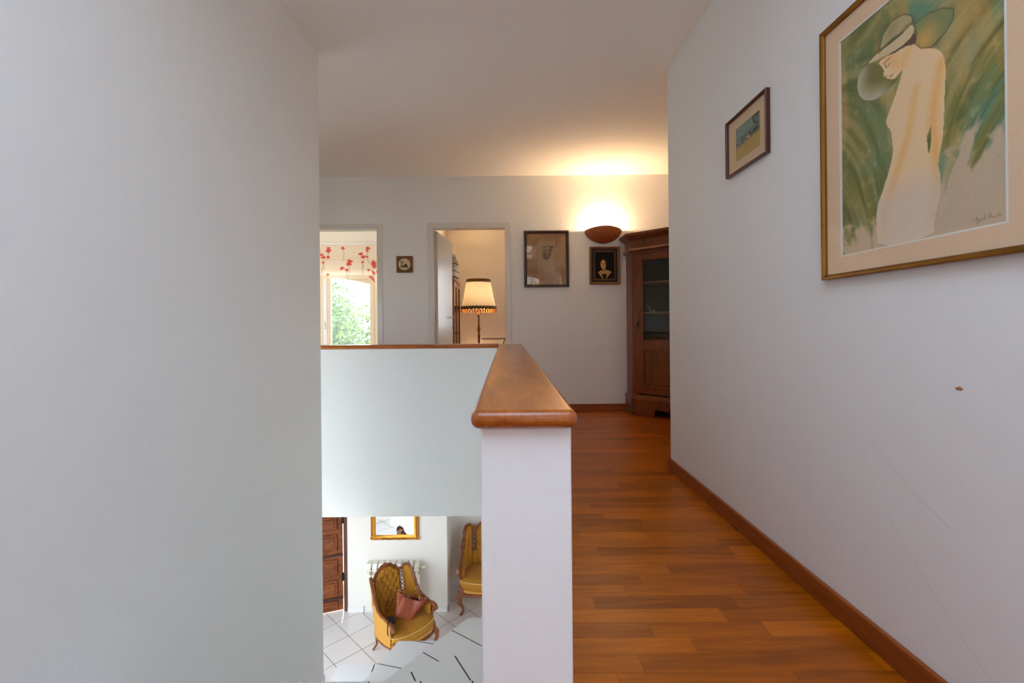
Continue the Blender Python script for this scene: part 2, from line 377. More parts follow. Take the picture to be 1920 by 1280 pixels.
def casement(name, cx, half, z0, zs, za, y, arch=True, mat=None):
    """two sashes of a french window in an arched head; frame, stiles and panes"""
    mat = mat or M_white
    m = MB(); t = .05
    m.box(cx - half, cx - half + t, y, y + .07, z0, za); m.box(cx + half - t, cx + half, y, y + .07, z0, za); m.box(cx - half, cx + half, y, y + .07, z0, z0 + .04)
    arch_fill(m, cx - half + t, cx + half - t, zs, za, za + .06, y, y + .07)
    fr = struct(m.build(name, mat))
    for s in (-1, 1):
        a, b = sorted((cx + s * .02, cx + s * (half - t)))
        st = .075
        q = MB(); q.box(a, a + (st if s > 0 else st), y - .012, y + .045, z0 + .04, (zs + .02) if s < 0 else za - .004); q.box(b - st, b, y - .012, y + .045, z0 + .04, (zs + .02) if s > 0 else za - .004)
        q.box(a + st, b - st, y - .012, y + .045, z0 + .04, z0 + .14)
        q.build('sash', mat, fr, bevel=.003, seg=1)
        box(a + st, b - st, y + .012, y + .018, z0 + .14, za).build('pane', M_glass, fr)
    MB().box(cx - .03, cx + .03, y - .02, y - .012, z0 + .04, za - .005).tube([(cx - .0, y - .02, z0 + .93), (cx, y - .06, z0 + .93), (cx - .02, y - .06, z0 + 1.05)], .009).build('handle', M_white, fr, smooth=True)
    return fr
m = MB(); m.box(.2, .25, -3.12, -3.06, 1.6, 2.34).box(.95, 1.0, -3.12, -3.06, 1.6, 2.34).box(.25, .95, -3.12, -3.06, 1.6, 1.65)
w2 = struct(m.build('window_2', M_white)); box(.25, .95, -3.10, -3.095, 1.65, 2.35).build('pane', M_glass, w2)
# outside wall of the two rooms
WX0, WX1 = -4.06, -2.205
m = MB(); m.box(-4.62, WX0, YB, YB + .2, 0, ZC); m.box(WX1, .25, YB, YB + .2, 0, ZC); m.box(1.25, 2.1, YB, YB + .2, 0, ZC)
m.box(WX0, WX1, YB, YB + .2, 1.90, ZC); m.box(.25, 1.25, YB, YB + .2, 2.05, ZC); m.box(.25, 1.25, YB, YB + .2, 0, .85)
struct(m.build('wall_outer', M_room))
boxes('wall_room_left', M_room, [(-4.62, -4.5, YF + .1, YB, 0, ZC)])
boxes('wall_room_middle', M_room, [(-1.16, -1.035, YF + .1, YB, 0, ZC)])
boxes('wall_room_right', M_room, [(2.0, 2.12, YF + .1, YB, 0, ZC)])
casement('window_1', -3.135, .895, 0, 1.655, 1.80, YB + .04, mat=plain('cream_window_paint', C(228, 214, 182), .5, var=.02))
box(-2.232, -2.205, YB + .07, YB + .076, 0, 1.9).build('side_pane', M_glass, bpy.data.objects['window_1'])
m = MB(); m.box(.25, .31, YB + .05, YB + .11, .85, 2.05); m.box(1.19, 1.25, YB + .05, YB + .11, .85, 2.05); m.box(.31, 1.19, YB + .05, YB + .11, .85, .91); m.box(.31, 1.19, YB + .05, YB + .11, 1.99, 2.05); m.box(.72, .78, YB + .05, YB + .11, .91, 1.99)
w3 = struct(m.build('window_3', M_white)); box(.31, 1.19, YB + .07, YB + .076, .91, 1.99).build('pane', M_glass, w3)

# half walls round the stairwell (faces run down to the slab's underside)
boxes('wall_parapet_side', M_wall, [(-.045, .1046, .763, WY + .001, -.02, .783)], bevel=.004)
boxes('wall_parapet_far', M_wall, [(HL, .1046, WY, WY + .15, ZU, .783)])
boxes('wall_stairs_right', M_wall, [(-.045, .1046, .763, WY, ZL, ZU), (-.046, -.04, .77, WY, ZU, 0)])
c1 = thing('oak_coping', 'long oak coping with rounded nose on the half wall pointing at the viewer', 'coping', (.027, .742, .783))
box(-.0865, .0865, 0, 2.695, 0, .030).build('coping_board', M_coping, c1, smooth=True, bevel=.0135, seg=5)
c2 = thing('oak_coping', 'thin oak coping running crosswise on the far stairwell half wall', 'coping', (-1.6, WY + .075, .783))
box(-1.6, 1.54, -.085, .085, 0, .030).build('coping_board', M_copx, c2, smooth=True, bevel=.0135, seg=5)

# skirtings
def skirt(name, mat, bl):
    m = MB()
    for b in bl: m.box(*b)
    return struct(m.build(name, mat, bevel=.004, seg=2))
skirt('baseboard_right', M_base, [(XR - .015, XR, -2.9, YRC + .015, 0, .075)])
skirt('baseboard_far', M_basex, [(D2[1] + .065, 1.33, YF - .014, YF, 0, .073)])
skirt('baseboard_far_left', M_basex, [(D1[1] + .065, D2[0] - .065, YF - .014, YF, 0, .073), (HL, D1[0] - .065, YF - .014, YF, 0, .073)])
skirt('baseboard_hall_right', M_basex, [(XR, HR, YRC, YRC + .014, 0, .073)])
# ochre chip and scuffs on the right wall
m = MB(); m.add([(XR - .0006, 1.105, .792), (XR - .0006, 1.092, .797), (XR - .0006, 1.083, .791), (XR - .0006, 1.090, .787), (XR - .0006, 1.100, .787)], [(0, 1, 2, 3, 4)])
m.build('paint_chip', plain('bare_plaster', C(176, 120, 70), 0.9), wr)
M_scuff = plain('scuff_grey', C(222, 218, 212), 0.8)
for pts in ([(1.36, .60), (1.22, .50), (1.12, .45)], [(1.30, .40), (1.16, .26), (1.05, .17), (.98, .12)], [(1.62, .82), (1.58, .70), (1.57, .65)], [(2.3, .50), (2.22, .485), (2.2, .47)]):
    q = []
    for i, (y, z) in enumerate(pts): q += [(XR - .0005, y, z), (XR - .0005, y, z + .0022)]
    MB().add(q, [(2 * i, 2 * i + 2, 2 * i + 3, 2 * i + 1) for i in range(len(pts) - 1)]).build('scuff_mark', M_scuff, wr)

# parquet: strips laid crosswise
fl = bpy.data.objects['floor_landing']
SW = .0715; n_strip = 0; rest = MB()
def strip_rows(x0, x1, y0, y1, seed, cap):
    global n_strip
    rnd = random.Random(seed); y = y0
    while y < y1 - .01:
        x = x0 - rnd.uniform(0, .3); ye = min(y + SW - .0006, y1)
        while x < x1:
            L = rnd.choice((.30, .36, .42, .48, .56, .66)); a, b = max(x, x0), min(x + L - .0007, x1)
            if b - a > .02:
                if cap and n_strip < 297:
                    box(a, b, y, ye, -.012, 0).build('parquet_strip', M_parq, fl); n_strip += 1
                else: rest.box(a, b, y, ye, -.012, 0)
            x += L
        y += SW
strip_rows(.1046, XR, .55, YRC, 3, True)
strip_rows(.1046, 1.72, YRC, YF, 4, True)
strip_rows(1.72, HR, YRC, YF, 5, False)
strip_rows(HL, .1046, WY + .15, YF, 6, False)
strip_rows(XL, XR, -3.0, .55, 8, False)
strip_rows(XL, .1046, .55, .76, 9, False)
o = rest.build('parquet_field', M_parq, fl, fix=False); o['kind'] = 'stuff'

# ------------------------------------------------------------------ lower storey
boxes('floor_lower', M_grout, [(-4.6, 2.6, -1.0, 7.0, ZL - .2, ZL - .002)])
lf = bpy.data.objects['floor_lower']
# tiles at 45 degrees: lines x+y = 3.80+k*.492 and y-x = 7.34+k*.492
nt = 0; S = .492; restt = MB()
cells = []
for i in range(-12, 14):
    for j in range(-16, 10):
        a0, a1 = 3.80 + i * S + .006, 3.80 + (i + 1) * S - .006
        b0, b1 = 7.34 + j * S + .006, 7.34 + (j + 1) * S - .006
        P = [((a0 - b0) / 2, (a0 + b0) / 2), ((a1 - b0) / 2, (a1 + b0) / 2), ((a1 - b1) / 2, (a1 + b1) / 2), ((a0 - b1) / 2, (a0 + b1) / 2)]
        P = clip(P, 0, 1, 6.93); P = clip(P, -1, 0, 4.5); P = clip(P, 1, 0, 2.5); P = clip(P, 0, -1, .5) if P else P
        if len(P) < 3: continue
        if sum(p[0] for p in P) / len(P) < -.82 and sum(p[1] for p in P) / len(P) > 6.6: continue
        if area(P) < 0: P = P[::-1]
        cells.append(P)
cells.sort(key=lambda P: abs(sum(p[1] for p in P) / len(P) - 5.9) + abs(sum(p[0] for p in P) / len(P) + 1.5))
for k, P in enumerate(cells):
    if k < 240: MB().prism(P, ZL - .002, ZL).build('tile', M_tile, lf)
    else: restt.prism(P, ZL - .002, ZL)
o = restt.build('tile_field', M_tile, lf); o['kind'] = 'stuff'
LY = 6.30
boxes('wall_lower_back', M_low, [(-2.19, -.836, LY, LY + .62, ZL, ZU), (-4.6, -3.15, LY, LY + .2, ZL, ZU), (-3.15, -2.19, LY + .04, LY + .2, -.75, ZU), (-.84, 2.6, 6.92, 7.1, ZL, ZU)])
boxes('wall_lower_right', M_low, [(2.5, 2.6, -1.0, 6.92, ZL, ZU)])
m = MB(); m.box(-4.6, -4.5, -1, 2.0, ZL, ZU); m.box(-4.6, -4.5, 3.8, 6.3, ZL, ZU); m.box(-4.6, -4.5, 2.0, 3.8, ZL, -2.5); m.box(-4.6, -4.5, 2.0, 3.8, -.6, ZU)
struct(m.build('wall_lower_left', M_low))
wall_y('wall_lower_front', M_low, -4.6, 2.6, ZL, ZU, -1.1, -1.0, -3.4, -1.9, -2.3, -.8)
boxes('floor_outer_slab', M_render, [(-4.6, 2.6, LY + .62, YB + .2, ZU - .02, ZU)])
boxes('baseboard_lower', M_tread, [(-2.19, -.828, LY - .008, LY, ZL, ZL + .07), (-.836, -.828, LY - .008, 6.92, ZL, ZL + .07), (-.828, 2.5, 6.912, 6.92, ZL, ZL + .07)])
boxes('ground_outside', M_bounce_ground, [(-30, 30, 7.1, 40, ZL - .3, ZL - .1), (-40, -4.6, -20, 40, ZL - .3, ZL - .1), (-4.6, 30, -20, -1.1, ZL - .3, ZL - .1)])
for nm, (x0, x1, y0, y1) in dict(window_4=(-4.57, -4.53, 2.0, 3.8)).items():
    m = MB(); 
    for yy in (2.0, 2.87, 3.74): m.box(x0, x1, yy, yy + .06, -2.5, -.6)
    m.box(x0, x1, 2.0, 3.8, -2.5, -2.44); m.box(x0, x1, 2.0, 3.8, -.66, -.6)
    w = struct(m.build(nm, M_white)); box(-4.552, -4.548, 2.06, 3.74, -2.44, -.66).build('pane', M_glass, w)

# ------------------------------------------------------------------ staircase
st = thing('winding_staircase', 'white tiled winding staircase turning left below the half wall', 'staircase', (-.6, 2.0, ZL))
def TO(p): return [(x + .6, y - 2.0) for x, y in p]
def tread(poly, ztop, joints, thick=.17):
    if area(poly) < 0: poly = poly[::-1]
    z = ztop - ZL
    t = MB().prism(TO(poly), z - thick, z - .012).build('tread', M_tread, st)
    MB().prism(TO(poly), z - .012, z - .0015).build('grout_bed', M_dgrout, t)
    pieces = [poly]
    for (p, q) in joints:
        dx, dy = q[0] - p[0], q[1] - p[1]; L = math.hypot(dx, dy); a, b = dy / L, -dx / L; c = a * p[0] + b * p[1]
        np_ = []
        for P in pieces:
            A = clip(P, a, b, c - .0045); B = clip(P, -a, -b, -c - .0045)
            np_ += [X for X in (A, B) if len(X) > 2 and abs(area(X)) > 1e-4]
        pieces = np_
    for P in pieces: MB().prism(TO(P), z - .0015, z).build('tile', M_tread, t)
W = .95
tj = [((-.727, 2.4), (-.715, 2.1)), ((-.459, 2.4), (-.45, 2.1)), ((-.192, 2.4), (-.186, 2.1))]
for k in range(5):
    y1 = 2.395 - .28 * k; y0 = y1 - .28 if k < 4 else .763
    tread([(XL, y0), (-.046, y0), (-.046, y1), (XL, y1)], W - 1.83 + .17 * k, [((a[0], y1), (b[0], y0)) for a, b in tj])
tread([(XL, 2.395), (-.046, 2.395), (-.046, 2.968), (-.683, 2.631), (XL, 2.402)], W - 2.0, [((-.341, 2.83), (-.225, 2.625)), ((-.576, 2.696), (-.536, 2.623))])
tread([(XL, 2.402), (-.683, 2.631), (-.046, 2.968), (-.046, WY + .003), (-.306, WY + .003), (-.745, 2.869)], W - 2.17, [((-.405, 3.308), (-.213, 3.165)), ((-.575, 3.088), (-.477, 3.018))])
tread([(XL, 2.402), (-.745, 2.869), (-.306, WY + .003), (-.827, WY + .003), (XL, 2.60)], W - 2.34, [((-.877, 3.214), (-.743, 3.179)), ((-.685, 3.449), (-.566, 3.421))])
tread([(XL, 2.60), (-.827, WY + .003), (-1.277, WY + .003), (-1.27, YL), (XL, YL)], W - 2.51, [((-1.006, 3.465), (-1.0, 3.1))])
for k in range(6):
    x1 = -1.277 - .27 * k
    tread([(x1 - .27, YL), (x1, YL), (x1, WY), (x1 - .27, WY)], W - 2.68 - .17 * k, [], thick=.17)
struct_sk = [(XL, XL + .008, 2.3, 2.568, W - 2.0, W - 1.914), (XL, XL + .008, 2.568, YL, W - 2.25, W - 2.107), (XL, XL + .008, 2.02, 2.3, W - 1.83, W - 1.75)]
boxes('baseboard_stairs', M_tread, struct_sk)

# ------------------------------------------------------------------ doors upstairs
def door_frame(name, D):
    x0, x1, zt = D; m = MB(); y0, y1 = YF - .012, YF + .112; w = .062
    m.box(x0 - w, x0, y0, y1, 0, zt + w); m.box(x1, x1 + w, y0, y1, 0, zt + w); m.box(x0, x1, y0, y1, zt, zt + w)
    return struct(m.build(name, M_door, bevel=.003, seg=2))
d1 = door_frame('door_1', D1)
d2 = door_frame('door_2', D2)
leaf = box(0, .775, -.02, .02, .01, D2[2] - .008).build('door_leaf', M_door, d2, bevel=.002, seg=1, loc=(D2[0] + .012, YF + .112, 0))
leaf.rotation_euler = (0, 0, R(84.5))
h = MB().tube([(.70, -.02, 1.06), (.70, -.06, 1.06), (.66, -.068, 1.06), (.58, -.068, 1.06)], .009).build('handle', M_steel, leaf, smooth=True)
MB().prismy([(.725 + .018 * math.cos(a), .93 + .02 * math.sin(a)) for a in [i * math.pi / 8 for i in range(16)]], -.024, -.02).build('key_plate', M_steel, leaf)
for z in (.25, 1.02, 1.80):
    MB().lathe([(.008, 0), (.008, .08)], 8, (D2[0] + .006, YF + .115, z)).build('hinge', M_steel, d2, smooth=True)
l1 = box(0, .80, -.02, .02, .01, D1[2] - .008).build('door_leaf', M_door, d1, bevel=.002, seg=1, loc=(D1[0] + .01, YF + .112, 0))
l1.rotation_euler = (0, 0, R(176))

# ------------------------------------------------------------------ lower old door
d3 = thing('old_carved_door', 'ancient carved brown wooden door standing ajar in the lower room', 'door', (-2.25, LY + .085, ZL))
MB().box(.0, .055, -.07, .0, 0, 2.17).build('door_jamb', M_oldd, d3, bevel=.006)
MB().box(-.90, .055, -.07, 0, 2.17, 2.25).build('lintel', M_oldd, d3, bevel=.006)
def dx(a, b, y0, y1, z0, z1): return box(-b, -a, y0, y1, z0, z1)
lm = MB(); lm.box(-.88, -.022, -.03, .02, .02, 2.14)
rot = Matrix.Translation((0, -.02, 0)) @ Matrix.Rotation(R(20), 4, 'Z')
lf3 = lm.xf(rot).build('door_leaf', M_old, d3, bevel=.004)
rows = [(.06, .16), (.22, .44), (.50, .72), (.84, 1.06), (1.12, 1.30), (1.36, 1.54), (1.60, 1.80), (1.86, 2.08)]
for i, (z0, z1) in enumerate(rows):
    for (a, b) in ((.09, .36), (.42, .82)):
        MB().box(-b, -a, -.048, -.03, z0, z1).xf(rot).build('carved_panel', M_old, lf3, bevel=.012, seg=2)
        MB().box(-b + .04, -a - .04, -.056, -.048, z0 + .03, z1 - .03).xf(rot).build('carved_panel', M_old, lf3, bevel=.006, seg=1)
for z in (.20, .78, 1.83):
    MB().box(-.36, -.02, -.062, -.05, z - .010, z + .010).ball((-.37, -.055, z), .03, 5, 1, .3, 1).xf(rot).build('strap_hinge', M_strap, lf3) if False else MB().box(-.36, -.02, -.062, -.05, z - .010, z + .010).ball((-.37, -.055, z), .03, 5, 1, .3, 1).xf(rot).build('strap_hinge', M_strap, lf3)
for z in (.42, 1.20):
    box(-.022, .006, -.085, -.06, z, z + .11).build('hinge', M_iron, d3, bevel=.003)

# ------------------------------------------------------------------ painted prints
def inpoly(px, py, poly):
    ins = np.zeros(px.shape, bool); n = len(poly)
    for i in range(n):
        x1, y1 = poly[i]; x2, y2 = poly[(i + 1) % n]
        c = ((y1 > py) != (y2 > py)) & (px < (x2 - x1) * (py - y1) / ((y2 - y1) or 1e-9) + x1)
        ins ^= c
    return ins
def sdist(px, py, pts, asp=1.0, closed=False):
    d = np.full(px.shape, 9.0); n = len(pts)
    for i in range(n if closed else n - 1):
        ax, ay = pts[i]; bx, by = pts[(i + 1) % n]; dx_, dy_ = (bx - ax), (by - ay) * asp
        t = np.clip(((px - ax) * dx_ + (py - ay) * asp * dy_) / (dx_ * dx_ + dy_ * dy_ + 1e-12), 0, 1)
        d = np.minimum(d, np.hypot(px - ax - t * dx_, (py - ay) * asp - t * dy_))
    return d
def smooth_poly(pts, it=2):
    for _ in range(it):
        q = []
        for i in range(len(pts)):
            a, b = pts[i], pts[(i + 1) % len(pts)]
            q += [(a[0] * .75 + b[0] * .25, a[1] * .75 + b[1] * .25), (a[0] * .25 + b[0] * .75, a[1] * .25 + b[1] * .75)]
        pts = q
    return pts
def vnoise(x, y, f, seed):
    r = np.random.RandomState(seed); g = r.rand(64, 64); X = x * f; Y = y * f
    xi = np.floor(X).astype(int); yi = np.floor(Y).astype(int); a = X - xi; b = Y - yi; a = a * a * (3 - 2 * a); b = b * b * (3 - 2 * b)
    return (g[yi % 64, xi % 64] * (1 - a) + g[yi % 64, (xi + 1) % 64] * a) * (1 - b) + (g[(yi + 1) % 64, xi % 64] * (1 - a) + g[(yi + 1) % 64, (xi + 1) % 64] * a) * b
def fbm(x, y, f, seed, o=4): return sum(vnoise(x, y, f * 2 ** k, seed + k) * .5 ** k for k in range(o)) / sum(.5 ** k for k in range(o))
def mixc(c, col, m):
    col = np.array(col) / 255.0; m = np.clip(m, 0, 1)[..., None]; return c * (1 - m) + col * m
def print_mesh(name, w, h, nx, ny, fn, parent, y, mat=None, x0=0, z0=0, shape=None):
    u, v = np.meshgrid(np.linspace(0, 1, nx + 1), np.linspace(0, 1, ny + 1)); col = np.clip(fn(u, v), 0, 1)
    lin = np.where(col <= .04045, col / 12.92, ((col + .055) / 1.055) ** 2.4)
    yy = np.full(u.shape, y) if shape is None else shape(u, v)
    vs = np.stack([x0 + u * w, yy, z0 + v * h], -1).reshape(-1, 3)
    idx = np.arange((nx + 1) * (ny + 1)).reshape(ny + 1, nx + 1)
    fs = np.stack([idx[:-1, :-1], idx[:-1, 1:], idx[1:, 1:], idx[1:, :-1]], -1).reshape(-1, 4)
    me = bpy.data.meshes.new(name); me.from_pydata(vs.tolist(), [], fs.tolist())
    ca = me.color_attributes.new('Col', 'FLOAT_COLOR', 'POINT')
    ca.data.foreach_set('color', np.concatenate([lin.reshape(-1, 3), np.ones((lin.size // 3, 1))], 1).astype(np.float32).ravel())
    me.materials.append(mat or M_print)
    if shape is not None:
        for p in me.polygons: p.use_smooth = True
    o = bpy.data.objects.new(name, me); COL.objects.link(o); o.parent = parent
    return o
def frame_bars(w, h, fw, y0, y1, lip=0.0, prof=None):
    """mitred frame, outer size w x h centred on x, from z=0; facing -y"""
    m = MB(); prof = prof or [(0, y1), (0, y0 + .002), (.002, y0), (fw * .55, y0), (fw - .002, y0 + lip), (fw, y0 + lip + .002), (fw, y1)]
    cor = [(-w / 2, 0, 1, 1), (w / 2, 0, -1, 1), (w / 2, h, -1, -1), (-w / 2, h, 1, -1)]
    k = len(prof); vs = [(cx + sx * a, y, cz + sz * a) for cx, cz, sx, sz in cor for a, y in prof]
    fs = []
    for i in range(4):
        for j in range(k):
            j2 = (j + 1) % k; i2 = (i + 1) % 4
            fs.append((i * k + j, i * k + j2, i2 * k + j2, i2 * k + j))
    return m.add(vs, fs)

BODY = [(0.301, 0.78), (0.348, 0.733), (0.339, 0.709), (0.362, 0.69), (0.415, 0.665), (0.445, 0.677), (0.474, 0.687), (0.447, 0.64), (0.411, 0.586), (0.372, 0.54), (0.358, 0.522), (0.36, 0.499), (0.392, 0.466), (0.4, 0.409), (0.402, 0.37), (0.372, 0.305), (0.325, 0.233), (0.287, 0.176), (0.278, 0.1), (0.297, 0.003), (0.648, 0.006), (0.648, 0.075), (0.681, 0.143), (0.685, 0.214), (0.667, 0.267), (0.689, 0.326), (0.701, 0.386), (0.707, 0.488), (0.715, 0.59), (0.705, 0.643), (0.675, 0.676), (0.632, 0.698), (0.583, 0.72), (0.543, 0.754), (0.476, 0.776), (0.372, 0.783)]
SLIT = [(0.632, 0.413), (0.61, 0.382), (0.614, 0.332), (0.622, 0.31), (0.634, 0.358)]
LOBE = [(0.209, 0.804), (0.159, 0.785), (0.142, 0.736), (0.163, 0.684), (0.224, 0.645), (0.307, 0.628), (0.407, 0.646), (0.459, 0.662), (0.356, 0.721), (0.301, 0.78)]
BRIM = [(0.209, 0.804), (0.293, 0.822), (0.447, 0.823), (0.535, 0.839), (0.545, 0.792), (0.476, 0.776), (0.364, 0.782)]
CROWN = [(0.309, 0.822), (0.341, 0.881), (0.404, 0.906), (0.476, 0.897), (0.524, 0.87), (0.539, 0.838), (0.49, 0.83), (0.402, 0.839)]
RBRIM = [(0.539, 0.829), (0.622, 0.83), (0.707, 0.808), (0.758, 0.78), (0.756, 0.745), (0.717, 0.717), (0.638, 0.698), (0.583, 0.718), (0.543, 0.754), (0.557, 0.782)]
HAIR = [(0.348, 0.786), (0.417, 0.805), (0.504, 0.807), (0.545, 0.794), (0.559, 0.768), (0.543, 0.749), (0.488, 0.768), (0.417, 0.768)]
def litho(u, v):
    A = 1.378
    c = np.zeros(u.shape + (3,)) + np.array([122, 120, 62]) / 255
    ang = u * 1.2 - .9 * (v - .2) * (u - .45) * 2
    s = fbm(ang * 3 + 2, v * .5 + u * .3, 5, 3); s2 = fbm(u * 1.3 + v * .25, v * .5, 6, 9); s3 = fbm(u, v * A, 22, 21)
    c = mixc(c, (92, 132, 104), np.clip((s - .42) * 5, 0, 1) * (.35 + .65 * (u > .5)))
    c = mixc(c, (176, 140, 76), np.clip((s2 - .52) * 6, 0, 1) * .8)
    c = mixc(c, (112, 146, 124), np.clip((fbm(u * 1.5, v, 4, 33) - .5) * 4, 0, 1) * np.clip(1.15 - v, 0, 1) * .8)
    c = mixc(c, (206, 176, 128), np.clip((s3 - .6) * 5, 0, 1) * .4)
    fade = np.clip((.17 + .15 * np.clip((u - .25) * 2, 0, 1) + .35 * (s - .5) + .2 * (s3 - .5) - v) / .10, 0, 1)
    st = fbm(ang * 10, v * 1.6 + u * .8, 3, 51); c = mixc(c, (170, 156, 104), np.clip((st - .52) * 6, 0, 1) * .55); c = mixc(c, (74, 84, 44), np.clip((.44 - st) * 6, 0, 1) * .5)
    c = mixc(c, (196, 172, 144), fade * .93)
    lobe = inpoly(u, v, smooth_poly(LOBE)); c = np.where(lobe[..., None], mixc(c * 0 + np.array([118, 112, 62]) / 255, (188, 180, 158), np.clip(1 - sdist(u, v, LOBE[1:6], A) / .10, 0, 1)), c)
    rb = inpoly(u, v, smooth_poly(RBRIM)); c = np.where(rb[..., None], mixc(c * 0 + np.array([120, 128, 82]) / 255, (200, 158, 84), np.clip(1 - np.hypot(u - .60, (v - .74) * A) / .11, 0, 1)), c)
    body = inpoly(u, v, smooth_poly(BODY, 1)) & ~inpoly(u, v, SLIT)
    sk = c * 0 + np.array([226, 194, 150]) / 255
    sk = mixc(sk, (222, 168, 90), .75 * np.clip(1 - sdist(u, v, [(.69, .62), (.655, .5), (.64, .42), (.66, .30), (.67, .2), (.63, .06)], A) / .05, 0, 1))
    sk = mixc(sk, (222, 168, 90), .6 * np.clip(1 - sdist(u, v, [(.55, .58), (.50, .42), (.42, .28), (.35, .16), (.33, .04)], A) / .04, 0, 1))
    sk = mixc(sk, (206, 190, 176), np.clip((.30 - v) / .2, 0, .7))
    sk = mixc(sk, (224, 172, 96), .6 * np.clip(1 - sdist(u, v, [(.36, .78), (.47, .70), (.50, .74)], A) / .05, 0, 1))
    c = np.where(body[..., None], sk, c)
    for poly, col in ((HAIR, (96, 72, 54)), (CROWN, (172, 158, 116)), (BRIM, (204, 182, 140))):
        c = np.where(inpoly(u, v, smooth_poly(poly))[..., None], c * 0 + np.array(col) / 255, c)
    c = mixc(c, (150, 138, 90), inpoly(u, v, smooth_poly(CROWN)) * np.clip(1 - np.hypot(u - .40, (v - .875) * A) / .06, 0, 1))
    for ln in (RBRIM + RBRIM[:1], CROWN[:6], BRIM[:4], [(.31, .815), (.40, .83), (.47, .825), (.535, .85)], [(.33, .822), (.42, .822), (.50, .845)]):
        c = mixc(c, (70, 62, 46), .7 * np.clip(1.6 - sdist(u, v, ln, A) / .0026, 0, 1))
    for ln in ([(.352, .752), (.362, .734), (.378, .737), (.388, .742)], [(.345, .757), (.365, .760), (.385, .764)], [(.385, .692), (.395, .685), (.405, .692)], [(.352, .700), (.362, .697)]):
        c = mixc(c, (84, 62, 50), .7 * np.clip(1.6 - sdist(u, v, ln, A) / .0026, 0, 1))
    sig = [(.852, .030), (.858, .040), (.862, .026), (.858, .014), (.868, .030), (.874, .026), (.878, .032), (.884, .026), (.890, .031), (.896, .040), (.898, .027)]
    sg2 = [(.912, .028), (.914, .042), (.924, .038), (.916, .034), (.926, .027), (.934, .031), (.940, .027), (.946, .031), (.952, .038), (.955, .028), (.966, .031)]
    for ln in (sig, sg2): c = mixc(c, (140, 118, 98), .7 * np.clip(1.5 - sdist(u, v, ln, A) / .0022, 0, 1))
    return c * 1.10

# big lithograph on the right wall
p = thing('framed_lithograph', 'large gilt framed print of a woman in a wide sunhat seen from behind', 'picture', (XR, (1.54 + .90) / 2, 1.09), R(-90))
w, hh = .64, .815
frame_bars(w, hh, .015, -.022, 0, .004).build('frame', M_bronze, p)
m = MB(); x0, x1, z0, z1 = -w / 2 + .073, w / 2 - .075, .067, .067 + .68
for b in ((-w / 2 + .014, x0, .014, hh - .014), (x1, w / 2 - .014, .014, hh - .014), (x0, x1, .014, z0), (x0, x1, z1, hh - .014)): m.box(b[0], b[1], -.009, -.004, b[2], b[3])
m.build('mount', M_mat, p)
m = MB()
for b in ((x0, x0 + .006, z0, z1), (x1 - .006, x1, z0, z1), (x0 + .006, x1 - .006, z0, z0 + .004), (x0 + .006, x1 - .006, z1 - .006, z1)): m.box(b[0], b[1], -.0085, -.004, b[2], b[3])
m.build('mount_bevel', M_bevelw, p)
print_mesh('print', x1 - x0, z1 - z0, 250, 340, litho, p, -.005, x0=x0, z0=z0)
box(-w / 2 + .013, w / 2 - .013, -.013, -.011, .013, hh - .013).build('glass', M_glass, p)

# small landscape on the right wall
def landscape(u, v):
    n = fbm(u, v, 6, 5); n2 = fbm(u, v, 20, 8)
    c = np.zeros(u.shape + (3,)) + np.array([118, 150, 142]) / 255
    c = mixc(c, (146, 160, 130), np.clip((n - .5) * 4, 0, 1) * .6)
    c = mixc(c, (190, 160, 92), (v < .38 + .12 * u + .04 * (n - .5)) * 1.0)
    band = np.exp(-((v - (.50 + .08 * u)) / .10) ** 2) * (n2 > .42)
    c = mixc(c, (56, 56, 44), band * .85)
    c = mixc(c, (50, 56, 40), (np.hypot(u - .95, v - .92) < .25) * (n2 > .40) * .8)
    c = mixc(c, (170, 96, 56), (np.hypot(u - .25, v - .52) < .04) * .9)
    c = mixc(c, (206, 184, 140), (np.hypot((u - .55), v - .50) < .06) * .8)
    c = mixc(c, (96, 80, 46), np.clip(1.5 - sdist(u, v, [(.38, .22), (.5, .34)]) / .008, 0, 1))
    return c
p = thing('framed_landscape', 'small mahogany framed blue and ochre landscape print on the right wall', 'picture', (XR, 2.035, 1.635), R(-90))
w, hh = .345, .262
frame_bars(w, hh, .010, -.020, 0, .002).build('frame', M_mahog, p, bevel=.001, seg=1)
box(-w / 2 + .009, w / 2 - .009, -.006, -.003, .009, hh - .009).build('mount', M_matc, p)
print_mesh('print', .20, .150, 70, 60, landscape, p, -.0068, x0=-.093, z0=.053)
box(-w / 2 + .008, w / 2 - .008, -.010, -.009, .008, hh - .008).build('glass', M_glass, p)

